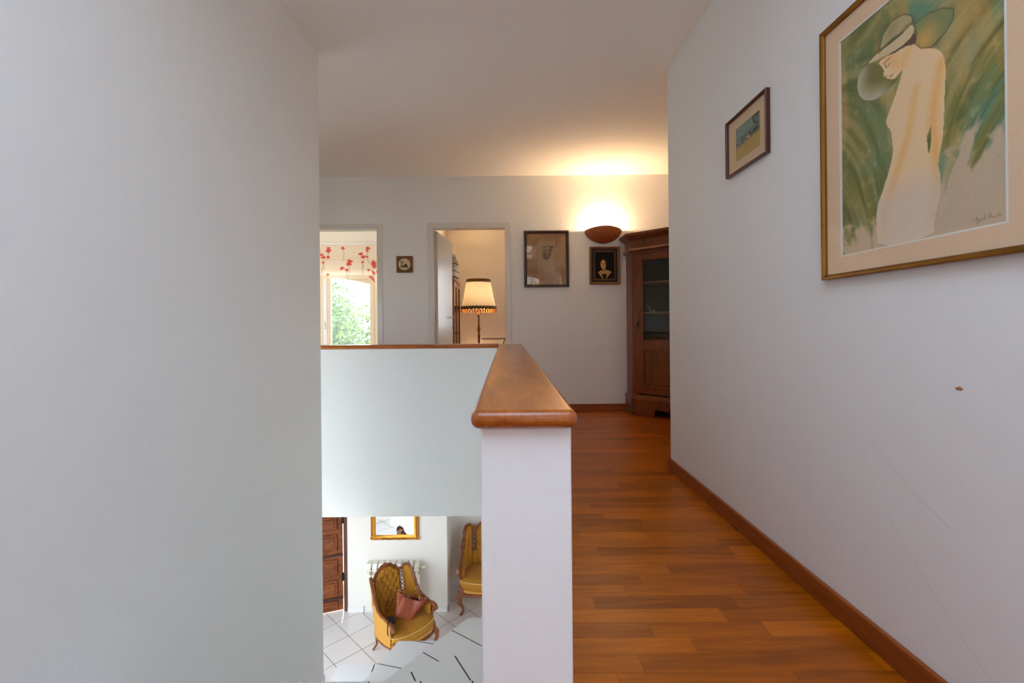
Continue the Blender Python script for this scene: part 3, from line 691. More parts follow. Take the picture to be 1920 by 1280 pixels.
# sketch of a bearded head, far wall
def sketch(u, v):
    A = 1.25
    n = fbm(u, v, 5, 11)
    c = np.zeros(u.shape + (3,)) + np.array([178, 146, 104]) / 255; c = mixc(c, (150, 116, 78), np.clip((n - .45) * 3, 0, .7))
    sheet = (u > .28) & (u < .73) & (v > .24) & (v < .84); c = mixc(c, (172, 150, 112), sheet * .9)
    c = mixc(c, (120, 100, 74), ((np.abs(u - .73) < .006) & (v > .24) & (v < .84)) * .6)
    head = np.hypot((u - .50) / .13, (v - .63) / .15); c = mixc(c, (150, 130, 100), np.clip(1.15 - head, 0, 1) * .7)
    c = mixc(c, (70, 60, 50), np.clip(1 - sdist(u, v, [(.43, .60), (.46, .52), (.52, .51), (.57, .58), (.61, .68), (.64, .73)], A) / .05, 0, 1) * .8)
    c = mixc(c, (60, 52, 44), np.clip(1 - sdist(u, v, [(.40, .72), (.52, .75), (.66, .73)], A) / .025, 0, 1) * .6)
    for q in ([(.42, .67), (.46, .675)], [(.52, .67), (.56, .675)], [(.48, .66), (.475, .61), (.495, .60)], [(.45, .575), (.50, .58)]):
        c = mixc(c, (60, 48, 40), np.clip(1.4 - sdist(u, v, q, A) / .012, 0, 1) * .8)
    return c
p = thing('framed_sketch', 'dark framed brown sketch of a bearded head left of the wall lamp', 'picture', (.4475, YF, 1.37))
w, hh = .497, .626
frame_bars(w, hh, .032, -.022, 0, .006).build('frame', M_fdark, p, bevel=.002, seg=1)
print_mesh('print', w - .06, hh - .06, 90, 110, sketch, p, -.006, x0=-w / 2 + .03, z0=.03)
box(-w / 2 + .03, w / 2 - .03, -.012, -.010, .03, hh - .03).build('glass', M_glass, p)

# dark portrait, far wall
def portrait(u, v):
    A = 1.33
    c = np.zeros(u.shape + (3,)) + np.array([16, 13, 12]) / 255
    c = mixc(c, (52, 34, 24), np.clip(1 - np.hypot((u - .47) / .20, (v - .60) / .2), 0, 1))
    sh = [(.16, .26), (.30, .32), (.42, .34), (.60, .34), (.74, .31), (.86, .27), (.72, .16), (.58, .02), (.50, .13), (.40, .02), (.28, .14)]
    c = mixc(c, (206, 160, 104), inpoly(u, v, sh) * .9)
    c = mixc(c, (22, 16, 14), inpoly(u, v, [(.34, .20), (.62, .20), (.56, .02), (.44, .02)]) * 1.0)
    c = mixc(c, (170, 116, 70), inpoly(u, v, [(.40, .30), (.57, .30), (.55, .48), (.43, .48)]) * .9)
    f = np.hypot((u - .44) / .135, (v - .55) / .17); c = mixc(c, (222, 174, 112), np.clip((1.15 - f) * 5, 0, 1))
    c = mixc(c, (120, 74, 42), np.clip((u - .47) * 7, 0, .7) * (f < 1.05))
    for q in ([(.37, .58), (.41, .58)], [(.48, .58), (.52, .58)], [(.44, .575), (.43, .52), (.45, .515)], [(.42, .47), (.47, .47)]):
        c = mixc(c, (70, 34, 20), np.clip(1.4 - sdist(u, v, q, A) / .014, 0, 1) * .85)
    hr = (np.hypot((u - .50) / .18, (v - .66) / .15) < 1) & (f > .95) & (v > .55); c = mixc(c, (30, 20, 15), hr * 1.0)
    return c
p = thing('framed_portrait', 'small dark painted portrait of a young woman below the wall lamp', 'picture', (1.0905, YF, 1.395))
w, hh = .333, .416
frame_bars(w, hh, .026, -.030, 0, .008).build('frame', M_fgold, p, bevel=.002, seg=1)
frame_bars(w - .05, hh - .05, .028, -.020, 0).xf(Matrix.Translation((0, 0, .025))).build('slip', M_blackv, p)
frame_bars(w - .10, hh - .10, .009, -.022, 0).xf(Matrix.Translation((0, 0, .05))).build('inner_slip', M_fgold, p)
print_mesh('painting', w - .112, hh - .112, 66, 90, portrait, p, -.010, x0=-w / 2 + .056, z0=.056)

# small square plaque with a round glazed medallion
p = thing('wooden_plaque', 'small square wooden plaque with a round painted medallion between the doors', 'plaque', (-1.1245, YF, 1.545))
box(-.09, .09, -.018, 0, 0, .183).build('plaque_board', M_fdark and wood('plaque_wood', C(96, 58, 26), C(138, 88, 46), 'X', 14, .1), p, bevel=.004)
def disc_art(u, v):
    c = np.zeros(u.shape + (3,)) + np.array([214, 196, 158]) / 255
    n = fbm(u, v, 14, 17)
    c = mixc(c, (36, 38, 22), ((np.abs(v - .30) < .05) & (np.abs(u - .5) < .30)) * .95)
    c = mixc(c, (40, 42, 26), (sdist(u, v, [(.25, .30), (.25, .62)]) < .035) * .9)
    c = mixc(c, (40, 42, 26), ((np.hypot(u - .30, v - .74) < .13) & (n > .45)) * .9)
    c = mixc(c, (60, 58, 48), ((np.hypot((u - .6) / 1.3, v - .42) < .12) & (n > .42)) * .9)
    return c
n = 40
me_o = print_mesh('medallion', .126, .126, 44, 44, disc_art, p, -.0215, x0=-.063, z0=.0285)
me = me_o.data
import bmesh
bm = bmesh.new(); bm.from_mesh(me)
bmesh.ops.delete(bm, geom=[v for v in bm.verts if math.hypot(v.co.x, v.co.z - .0915) > .062], context='VERTS'); bm.to_mesh(me); bm.free()
MB().tube([(.063 * math.cos(a), -.020, .0915 + .063 * math.sin(a)) for a in [k * math.pi / 20 for k in range(40)]], .003, 6, closed=True).build('medallion_rim', M_glaze, p, smooth=True)

# ------------------------------------------------------------------ wall lamp
s = thing('terracotta_wall_lamp', 'half bowl terracotta uplighter glowing on the far wall above a portrait', 'wall lamp', (1.079, YF, 1.845))
def bowl(r_off):
    def fn(u, v):
        a = math.pi * u; t = v                                # t: 0 bottom .. 1 rim
        k = math.sin(t * math.pi / 2) ** .9; rx = (.205 - r_off) * k; ry = (.13 - r_off) * k
        zz = .146 * (1 - math.cos(t * math.pi / 2)) ** .8 + r_off * (1 - t) * .8 + .034 * math.sin(a) ** 2 * t
        return (-rx * math.cos(a), -ry * math.sin(a), zz)
    return fn
MB().grid(bowl(0), 40, 18).grid(bowl(.007), 40, 18, True).build('bowl', M_terra, s, smooth='all')
box(-.05, .05, -.012, 0, .03, .12).build('wall_bracket', M_white, s)
MB().lathe([(.001, 0), (.012, .004), (.015, .02), (.009, .04), (.001, .045)], 12, (0, -.055, .095)).build('bulb', M_bulb, s, smooth=True)
ld = bpy.data.lights.new('wall_lamp_light', 'POINT'); ld.energy = 21; ld.color = (1.0, .70, .40); ld.shadow_soft_size = .025
lo = bpy.data.objects.new('wall_lamp_light', ld); COL.objects.link(lo); lo.location = (1.079, YF - .055, 1.845 + .150)

# ------------------------------------------------------------------ corner cupboard
ang = R(-45)
cc = thing('corner_cupboard', 'tall dark walnut corner cupboard with glazed door beside the right wall', 'cupboard', (1.33, 4.91, 0))
FP = [(0, .24), (0, 0), (.75, -.75), (.99, -.75)]          # footprint: wall, front-left, front-right, right wall
def foot(off):
    s2 = math.sqrt(.5); n1 = (-1, 0); n2 = (-s2, -s2); n3 = (0, -1)
    def corner(p, a, b):
        d_ = 1 + a[0] * b[0] + a[1] * b[1]; return (p[0] + off * (a[0] + b[0]) / d_, p[1] + off * (a[1] + b[1]) / d_)
    return [(FP[0][0] - off, .235), corner(FP[1], n1, n2), corner(FP[2], n2, n3), (.985, FP[3][1] - off), (.985, .235)]
def band(name, segs, mat=M_walnut, bevel=0):
    m = MB()
    for z0, z1, o0, o1 in segs:
        a, b = foot(o0), foot(o1); n = 5
        m.add([(x, y, z0) for x, y in a] + [(x, y, z1) for x, y in b], [tuple(range(n)), tuple(range(n, 2 * n))[::-1]] + [(i, (i + 1) % n, n + (i + 1) % n, n + i) for i in range(n)])
    return m.build(name, mat, cc, bevel=bevel, seg=1)
band('cornice', [(1.705, 1.725, .010, .035), (1.725, 1.745, .040, .030), (1.745, 1.835, .012, .012), (1.835, 1.855, .02, .045), (1.855, 1.875, .05, .07), (1.875, 1.90, .078, .078)])
band('plinth', [(.075, .17, .022, .022), (.17, .19, .030, .018), (.19, .215, .010, .004)])
def front(m): return m.xf(Matrix.Rotation(ang, 4, 'Z'))      # local x along the front, y into the cupboard
L = .75 * math.sqrt(2)
for q in ([(-.01, -.024), (.26, -.024), (.22, .02), (0, .1)], [(L - .26, -.024), (L + .01, -.024), (L, .1), (L - .22, .02)]):
    front(MB().prism(q, 0, .078)).build('bracket_foot', M_walnut, cc, bevel=.004, seg=1)
box(0, .018, 0, .235, .2, 1.71).build('side_panel', M_walnut, cc)
box(.74, .985, -.75, -.735, .2, 1.71).build('side_panel', M_walnut, cc)
for q in (.004, L - .052): front(MB().box(q, q + .048, 0, .02, .21, 1.71)).build('pilaster', M_walnut, cc)
front(MB().box(.052, L - .052, 0, .02, 1.688, 1.712)).build('top_rail', M_walnut, cc)
dr = MB(); a, b = .057, L - .057; sw = .066
dr.box(a, a + sw, -.008, .018, .228, 1.684); dr.box(b - sw, b, -.008, .018, .228, 1.684)
dr.box(a + sw, b - sw, -.008, .018, 1.622, 1.684); dr.box(a + sw, b - sw, -.008, .018, .687, .776); dr.box(a + sw, b - sw, -.008, .018, .228, .298)
door = front(dr).build('door', M_walnut, cc, bevel=.003, seg=1)
for z0, z1 in ((.298, .687), (.776, 1.622)):
    mm = MB(); t = .012
    mm.box(a + sw, a + sw + t, -.012, 0, z0, z1).box(b - sw - t, b - sw, -.012, 0, z0, z1).box(a + sw + t, b - sw - t, -.012, 0, z0, z0 + t).box(a + sw + t, b - sw - t, -.012, 0, z1 - t, z1)
    front(mm).build('moulding', M_walnut, door, bevel=.003, seg=1)
front(MB().box(a + sw, b - sw, .004, .012, .298, .687)).build('lower_panel', wood('panel_veneer', C(84, 42, 14), C(140, 80, 30), 'Z', 14, .10, rough=.4, figure=.8), door)
front(MB().box(a + sw + .03, b - sw - .03, -.006, .006, .33, .655)).build('raised_field', MATS['panel_veneer'], door, bevel=.004, seg=1)
front(MB().box(a + sw, b - sw, .002, .005, .776, 1.622)).build('glass', M_cglass, door)
front(MB().lathe([(.004, 0), (.005, .012), (.011, .018), (.012, .026), (.006, .032)], 12).xf(Matrix.Translation((a + .018, -.008, .95)) @ Matrix.Rotation(R(90), 4, 'X'))).build('knob', M_iron, door, smooth=True)
front(MB().box(a + .014, a + .022, -.012, -.008, .90, .99)).build('escutcheon', M_iron, door)
inner = [(.02, .22), (.02, .03), (.745, -.70), (.97, -.70), (.97, .22)]
MB().prism([(.02, .232), (.985, .232), (.985, .222), (.02, .222)][::-1], .21, 1.7).prism([(.975, .22), (.985, .22), (.985, -.735), (.975, -.735)][::-1], .21, 1.7).build('back_board', M_inside, cc)
for z in (.22, .70, 1.06, 1.376):
    MB().prism(inner[::-1] if area(inner) < 0 else inner, z, z + .018).build('shelf', M_shelf, cc)
# trinkets on the middle shelf
def onfront(t, dpt): 
    v = Vector((t, dpt, 0)); v.rotate(Matrix.Rotation(ang, 3, 'Z')); return (1.33 + v.x, 4.91 + v.y)
x, y = onfront(.175, .10)
o = MB().tube([(0, 0, .006), (.02, 0, .012), (.03, .01, .02)], [.010, .013, .006]).ball((.0, 0, .012), .012, 5).build('pink_trinket', plain('pink_china', C(214, 178, 166), .3), loc=(x, y, 1.078), smooth=True)
tag(o, 'tiny pink china trinket on the middle shelf of the corner cupboard', 'trinket')
x, y = onfront(.150, .07)
o = MB().tube([(-.03, 0, .075), (-.012, 0, .066), (.01, 0, .045), (.018, 0, .01)], [.004, .008, .008, .010]).ball((.018, 0, .008), .013, 5, 1, 1, .6).build('china_figurine', plain('grey_china', C(170, 170, 176), .3), loc=(x, y, 1.078), smooth=True)
tag(o, 'tiny grey curved figurine at the left of the middle cupboard shelf', 'figurine')
x, y = onfront(.36, .22)
o = MB().tube([(-.28, 0, .1), (-.1, 0, .085), (.1, 0, .06), (.26, 0, .05)], .013).build('wooden_rod', M_walnut, loc=(x, y, .718), smooth=True); o.rotation_euler = (0, 0, ang)
tag(o, 'dark wooden rod leaning across inside the corner cupboard below the shelf', 'rod')

# ------------------------------------------------------------------ poppy blind
bt, bb_, bx0, bx1 = 2.363, 1.775, -4.15, -2.12
rb = thing('roman_blind', 'cream roman blind printed with red poppies above the arched window', 'blind', (bx0, YB - .06, bb_))
rp = random.Random(5)
FL = []
for px, py, r in ((617, 461, 5), (617, 467, 7), (644, 461, 5), (604, 476, 5), (608, 482, 6), (617, 482, 5), (607, 494, 4), (657, 492, 7), (655, 498, 7), (643, 508, 6), (652, 512, 5), (678, 475, 6), (683, 482, 6), (690, 482, 4), (681, 494, 4), (691, 462, 6), (690, 468, 4), (702, 493, 7), (702, 499, 7), (693, 512, 4), (702, 513, 5), (700, 527, 6), (616, 522, 4), (696, 527, 4)):
    FL.append(((px - 950) / 870 * 7.94, .95 + (610 - py - 3.0) / 870 * 7.94, r * .0078))
more = [(x - .83, z, r) for x, z, r in FL] + [(x + .62, z, r) for x, z, r in FL if x < -2.6]
FL2 = FL + [q for q in more if q[0] < -3.2 or q[0] > -2.2]
def poppies(u, v):
    X = bx0 + u * (bx1 - bx0); Z = bb_ - .14 + v * (bt - bb_ + .14)
    c = np.zeros(u.shape + (3,)) + np.array([250, 240, 222]) / 255
    for i, (x, z, r) in enumerate(FL2):
        if i % 2 == 0:
            c = mixc(c, (176, 158, 116), np.clip(1.5 - sdist(X, Z, [(x, z), (x + .02 * math.sin(i), z - .12), (x - .03 * math.cos(i), z - .26)]) / .0045, 0, 1) * .8)
    for i, (x, z, r) in enumerate(FL2):
        a = .5 * math.sin(i * 2.3); dx_ = (X - x) * math.cos(a) + (Z - z) * math.sin(a); dz = -(X - x) * math.sin(a) + (Z - z) * math.cos(a)
        e = np.hypot(dx_ / (r * .95), dz / (r * .80)); wob = 1.05 + .12 * np.sin(3 * np.arctan2(dz, dx_) + i)
        c = mixc(c, (226, 112, 96), np.clip((wob - e) * 3, 0, 1)); c = mixc(c, (196, 60, 54), np.clip((.45 - np.hypot(e, 0)) * 3, 0, 1) * .7)
    return c
def blind_shape(u, v):
    z = bb_ + v * (bt - bb_)
    f = np.zeros(u.shape)
    for zc, w_ in ((1.93, .05), (2.13, .03), (1.83, .03)): f += .022 * np.exp(-((z - zc) / w_) ** 2)
    return -f - .004 * np.sin(u * 9)
bo = print_mesh('blind_cloth', bx1 - bx0, bt - bb_, 380, 130, poppies, rb, 0, mat=M_blind, shape=blind_shape)
co = np.empty(len(bo.data.vertices) * 3); bo.data.vertices.foreach_get('co', co); co = co.reshape(-1, 3)
uu = co[:, 0] / (bx1 - bx0); vv = co[:, 2] / (bt - bb_)
drop = .135 * np.clip((uu - .88) / .07, 0, 1) ** 2 + .02 * np.clip(np.abs(uu - .5) - .2, 0, 1)
co[:, 2] -= drop * (1 - vv) ** 2
bo.data.vertices.foreach_set('co', co.ravel())
box(0, bx1 - bx0, -.012, .014, bt - bb_ - .004, bt - bb_ + .022).build('head_rail', M_white, rb)

# ------------------------------------------------------------------ floor lamp
lamp = thing('fringed_floor_lamp', 'standing lamp with pleated cream shade and tasselled fringe seen through the doorway', 'floor lamp', (-.432, 7.2, 0))
MB().lathe([(.15, 0), (.155, .02), (.13, .035), (.06, .05), (.03, .08), (.022, .12)], 24).build('base', M_brass, lamp, smooth=True)
prof = [(.014, .12), (.022, .2), (.014, .25), (.016, .5), (.024, .56), (.012, .6), (.017, .72), (.023, .80), (.012, .83), (.020, .86), (.026, .90), (.014, .96), (.013, 1.08), (.022, 1.11), (.010, 1.14), (.010, 1.32)]
MB().lathe(prof, 14).build('pole', M_brass, lamp, smooth=True)
sh = thing if False else None
z0s, z1s, rb0, rt0 = 1.215, 1.635, .268, .185
def shade(u, v):
    a = 2 * math.pi * u; tw = .62 * v; r = rb0 + (rt0 - rb0) * v ** .85; ph = (u * 26 + tw * 26 / 6.28) % 1
    ph2 = ((a + tw) / (2 * math.pi) * 26) % 1; r *= 1 + .022 * math.cos(2 * math.pi * ph2) - (.03 if ph2 < .14 else 0)
    return (r * math.cos(a), r * math.sin(a), z0s + v * (z1s - z0s))
shd = MB().grid(shade, 312, 14).build('lamp_shade', M_shade, lamp, smooth='all', fix=False)
MB().grid(lambda u, v: ((rb0 + .006 + .004 * math.sin(60 * math.pi * u)) * math.cos(2 * math.pi * u), (rb0 + .006 + .004 * math.sin(60 * math.pi * u)) * math.sin(2 * math.pi * u), z0s - .015 + v * .05 + .004 * math.sin(2 * math.pi * u * 30)), 240, 3).build('lower_braid', M_braid, shd, smooth='all', fix=False)
MB().grid(lambda u, v: ((rt0 + .005 - .004 * v) * math.cos(2 * math.pi * u), (rt0 + .005 - .004 * v) * math.sin(2 * math.pi * u), z1s - .018 + v * .05), 80, 2).build('upper_braid', M_braid, shd, smooth='all', fix=False)
for k in range(44):
    a = 2 * math.pi * k / 44; 
    MB().lathe([(.003, 0), (.008, -.012), (.010, -.03), (.006, -.048), (.001, -.05)][::-1], 6, ((rb0 + .004) * math.cos(a), (rb0 + .004) * math.sin(a), z0s - .012)).build('tassel', M_fringe, shd, smooth=True)
MB().lathe([(.001, 1.36), (.03, 1.38), (.04, 1.42), (.03, 1.47), (.001, 1.48)], 12).build('bulb', M_bulb, lamp, smooth=True)
MB().tube([(0, 0, 1.31), (0, 0, 1.37)], .018).build('bulb_holder', M_brass, lamp, smooth=True)
ld = bpy.data.lights.new('floor_lamp_light', 'POINT'); ld.energy = 105; ld.color = (1.0, .66, .36); ld.shadow_soft_size = .045
lo = bpy.data.objects.new('floor_lamp_light', ld); COL.objects.link(lo); lo.location = (-.432, 7.2, 1.43)

# ------------------------------------------------------------------ wrought iron table with glass top
t = thing('glass_console_table', 'thin glass topped table on curved iron legs right of the floor lamp', 'table', (0.02, 6.6, 0))
box(-.365, .365, -.2, .2, .762, .770).build('glass_top', M_glass, t)
m = MB(); m.tube([(-.365, -.2, .766), (.365, -.2, .766), (.365, .2, .766), (-.365, .2, .766)], .005, closed=True).build('top_rim', M_iron, t)
for sx in (-1, 1):
    for sy in (-1, 1):
        P = [(sx * (.05 + .045 * math.sin(k / 12 * math.pi * 1.5) + .12 * (k / 12) ** 2), sy * (.06 + .08 * (k / 12)), .762 - .76 * k / 12) for k in range(13)]
        MB().tube(P, .006, 6).build('leg', M_iron, t, smooth=True)

# ------------------------------------------------------------------ bookcase in the lamp room
bk = thing('glazed_bookcase', 'orange wood bookcase with glazed doors behind the open white door', 'bookcase', (-1.03, 6.2, 0))
W_, D_, H_ = .80, .31, 1.61                                    # runs along +y, front faces +x at x=.31
m = MB(); m.box(0, D_, 0, .02, 0, H_ - .04); m.box(0, D_, W_ - .02, W_, 0, H_ - .04); m.box(0, .012, .02, W_ - .02, 0, H_ - .04); m.box(0, D_, .02, W_ - .02, 0, .08)
m.build('carcase', M_orange, bk)
box(-.005 + .005, D_ + .025, -.025, W_ + .025, H_ - .04, H_).build('top_board', M_orange, bk, bevel=.006)
for k in range(4): box(.012, D_ - .02, .02, W_ - .02, .35 + .3 * k, .37 + .3 * k).build('shelf', M_orange, bk)
for y0 in (.01, .405):
    y1 = y0 + .385; m = MB(); m.box(D_, D_ + .02, y0, y0 + .05, .09, H_ - .05); m.box(D_, D_ + .02, y1 - .05, y1, .09, H_ - .05); m.box(D_, D_ + .02, y0 + .05, y1 - .05, .09, .17); m.box(D_, D_ + .02, y0 + .05, y1 - .05, H_ - .12, H_ - .05)
    dd = m.build('door', M_bwood if y0 > .2 else M_orange, bk, bevel=.003, seg=1)
    box(D_ + .008, D_ + .012, y0 + .05, y1 - .05, .17, H_ - .12).build('pane', M_glass, dd)
    MB().ball((D_ + .03, y0 + (.36 if y0 < .2 else .025), .85), .012, 5).build('knob', M_brass, dd, smooth=True)
rk = random.Random(3)
# pile on top of the bookcase
pile = [('archive_box', 'grey', .30, .15, .0, .28, .085, 'grey box file lying lowest on top of the bookcase'),
        ('archive_box', 'cream', .28, .16, .085, .26, .06, 'cream box file second from the bottom of the bookcase pile'),
        ('large_book', 'black', .27, .15, .145, .25, .04, 'black book in the middle of the pile on the bookcase'),
        ('large_book', 'yellow', .32, .17, .185, .30, .035, 'ochre yellow book jutting out of the pile on the bookcase'),
        ('large_book', 'black', .26, .15, .22, .22, .05, 'black book second from the top of the bookcase pile'),
        ('large_book', 'blue', .22, .14, .27, .20, .04, 'dark blue book topmost on the bookcase pile')]
for nm, c, w_, d_, z, l_, h_, lab in pile:
    o = thing(nm, lab, 'book' if 'book' in nm else 'box', (-1.03 + .21, 6.36, H_ + z), rk.uniform(-.14, .14))
    box(-w_ / 2, w_ / 2, -l_ / 2, l_ / 2, 0, h_ * .13).box(-w_ / 2, w_ / 2, -l_ / 2, l_ / 2, h_ * .87, h_).box(-w_ / 2, -w_ / 2 + .004, -l_ / 2, l_ / 2, h_ * .13, h_ * .87).build('cover', M_binders[c], o)
    box(-w_ / 2 + .004, w_ / 2 - .006, -l_ / 2 + .005, l_ / 2 - .005, h_ * .13, h_ * .87).build('pages', M_paper, o)

# ------------------------------------------------------------------ mirror, radiator
mr = thing('gilt_mirror', 'gilt framed wall mirror above the radiator in the lower room', 'mirror', (-1.540, LY, ZL + .98))
w, hh = .652, .95; pr = [(0, 0), (0, -.016), (.012, -.030), (.024, -.022), (.040, -.034), (.052, -.030), (.060, -.018), (.068, -.014), (.068, 0)]
frame_bars(w, hh, .068, 0, 0, prof=pr).build('frame', M_gilt, mr, smooth=True)
for sx in (-1, 1):
    for zz in (.02, hh - .02):
        m = MB(); cx = sx * (w / 2 - .022)
        for k in range(7): m.ball((cx + .02 * math.cos(k * .9), -.03, zz + (.014 if zz < .5 else -.014) + .02 * math.sin(k * .9)), .011, 4, 1, .7, 1)
        m.build('corner_ornament', M_gilt, mr, smooth=True)
m = MB()
for k in range(-6, 7): m.ball((k * .026, -.026, .018 + .006 * math.cos(k * 1.3)), .010 if k % 2 else .013, 4, 1.2, .6, .8)
m.build('carved_ornament', M_bronze, mr, smooth=True)
box(-w / 2 + .06, w / 2 - .06, -.012, -.008, .06, hh - .06).build('mirror_glass', M_mirror, mr)

rd = thing('white_radiator', 'white sectional radiator on the lower wall behind the gold armchair', 'radiator', (-1.51, LY - .07, ZL))
for k in range(9):
    x = -.36 + k * .08; m = MB()
    m.add([(x - .036, -.045, .10), (x + .036, -.045, .10), (x + .036, -.045, .60), (x - .036, -.045, .60), (x + .03, -.055, .64), (x - .03, -.055, .64), (x + .03, -.03, .70), (x - .03, -.03, .70), (x + .03, .04, .71), (x - .03, .04, .71), (x + .03, .04, .69), (x - .03, .04, .69)],
          [(3, 2, 4, 5), (5, 4, 6, 7), (7, 6, 8, 9), (9, 8, 10, 11)])
    m.box(x - .036, x + .036, -.045, -.038, .10, .56); m.box(x - .008, x + .008, -.04, .035, .12, .66)
    m.box(x - .034, x + .034, -.03, .02, .565, .575).box(x - .034, x + .034, -.03, .02, .60, .61).box(x - .034, x + .034, .03, .036, .10, .66)
    m.build('radiator_section', M_rad, rd, bevel=0)
MB().tube([(-.40, 0, .64), (.34, 0, .64)], .018).tube([(-.40, 0, .14), (.34, 0, .14)], .018).build('header_pipe', M_rad, rd, smooth=True)
MB().tube([(.33, -.005, .645), (.345, -.005, .645), (.35, -.005, .645), (.385, -.005, .645), (.39, -.005, .645), (.405, -.005, .645)], [.012, .012, .022, .024, .014, .012]).build('valve_knob', M_rad, rd, smooth=True)
MB().tube([(-.41, 0, .14), (-.44, 0, .14), (-.44, .0, .02)], .010).build('supply_pipe', M_steel, rd, smooth=True)

# ------------------------------------------------------------------ armchairs
HALF = [(0, .36), (.12, .355), (.22, .33), (.29, .275), (.33, .18), (.342, .06), (.342, -.08), (.334, -.20)]
def catmull(P, n=12):
    out = []
    for i in range(len(P) - 1):
        p0 = P[max(i - 1, 0)] if i else (-P[1][0], P[1][1]); p1 = P[i]; p2 = P[i + 1]; p3 = P[min(i + 2, len(P) - 1)]
        for k in range(n):
            t = k / n; out.append(tuple(.5 * ((2 * p1[a]) + (-p0[a] + p2[a]) * t + (2 * p0[a] - 5 * p1[a] + 4 * p2[a] - p3[a]) * t * t + (-p0[a] + 3 * p1[a] - 3 * p2[a] + p3[a]) * t ** 3) for a in (0, 1)))
    out.append(P[-1]); return out
CP = catmull(HALF); CS = [0]
for i in range(1, len(CP)): CS.append(CS[-1] + math.hypot(CP[i][0] - CP[i - 1][0], CP[i][1] - CP[i - 1][1]))
SL = CS[-1]
def plan(s):
    a = min(abs(s), SL); sg = 1 if s >= 0 else -1
    i = max(1, next((k for k in range(1, len(CS)) if CS[k] >= a), len(CS) - 1)); t = (a - CS[i - 1]) / (CS[i] - CS[i - 1])
    x = CP[i - 1][0] + t * (CP[i][0] - CP[i - 1][0]); y = CP[i - 1][1] + t * (CP[i][1] - CP[i - 1][1])
    return (sg * x, y)
def pnorm(s):
    a, b = plan(s - .01), plan(s + .01); t = (b[0] - a[0], b[1] - a[1]); L = math.hypot(*t) or 1
    return (-t[1] / L * -1, t[0] / L * -1)     # pointing inward after sign fix
def shellp(s, z, off=0.0):
    x, y = plan(s); w = max(0, min(1, (y + .05) / .4)); nx, ny = pnorm(s)
    if nx * x + ny * y > 0: nx, ny = -nx, -ny   # inward
    return Vector((x * (1 + .10 * max(0, z - .4) * w) + nx * off, y + .20 * max(0, z - .38) * w + ny * off, z))
def lerp_tab(tab, a):
    for (x0, y0), (x1, y1) in zip(tab, tab[1:]):
        if a <= x1:
            t = max(0, (a - x0) / (x1 - x0)); t = t * t * (3 - 2 * t); return y0 + (y1 - y0) * t
    return tab[-1][1]
BTOP = [(0, 1.01), (.06, 1.005), (.13, .965), (.20, .905), (.25, .915)]
WTOP = [(.235, .90), (.285, .965), (.335, .965), (.38, .92), (.415, .81), (.45, .715), (.51, .645), (.60, .62), (.80, .60)]
def top(s): return lerp_tab(BTOP, abs(s)) if abs(s) < .225 else lerp_tab(WTOP, abs(s))
BUT = [(i * .097 + (.0485 if r % 2 else 0), .47 + r * .066) for r in range(7) for i in range(-3, 4)]
def tuft(s, z):
    d = min(math.hypot(s - a, z - b) for a, b in BUT)
    e = min(abs(((s / .097 + (z - .47) / .132) % 1) - .5), abs(((s / .097 - (z - .47) / .132) % 1) - .5))
    crease = min(1, (.5 - e) / .16) if False else min(1, min(abs(((s / .097 + (z - .47) / .132 + .5) % 1) - .5), abs(((s / .097 - (z - .47) / .132 + .5) % 1) - .5)) / .14)
    return .046 * min(1, d / .045) ** .7 * (.72 + .28 * crease)
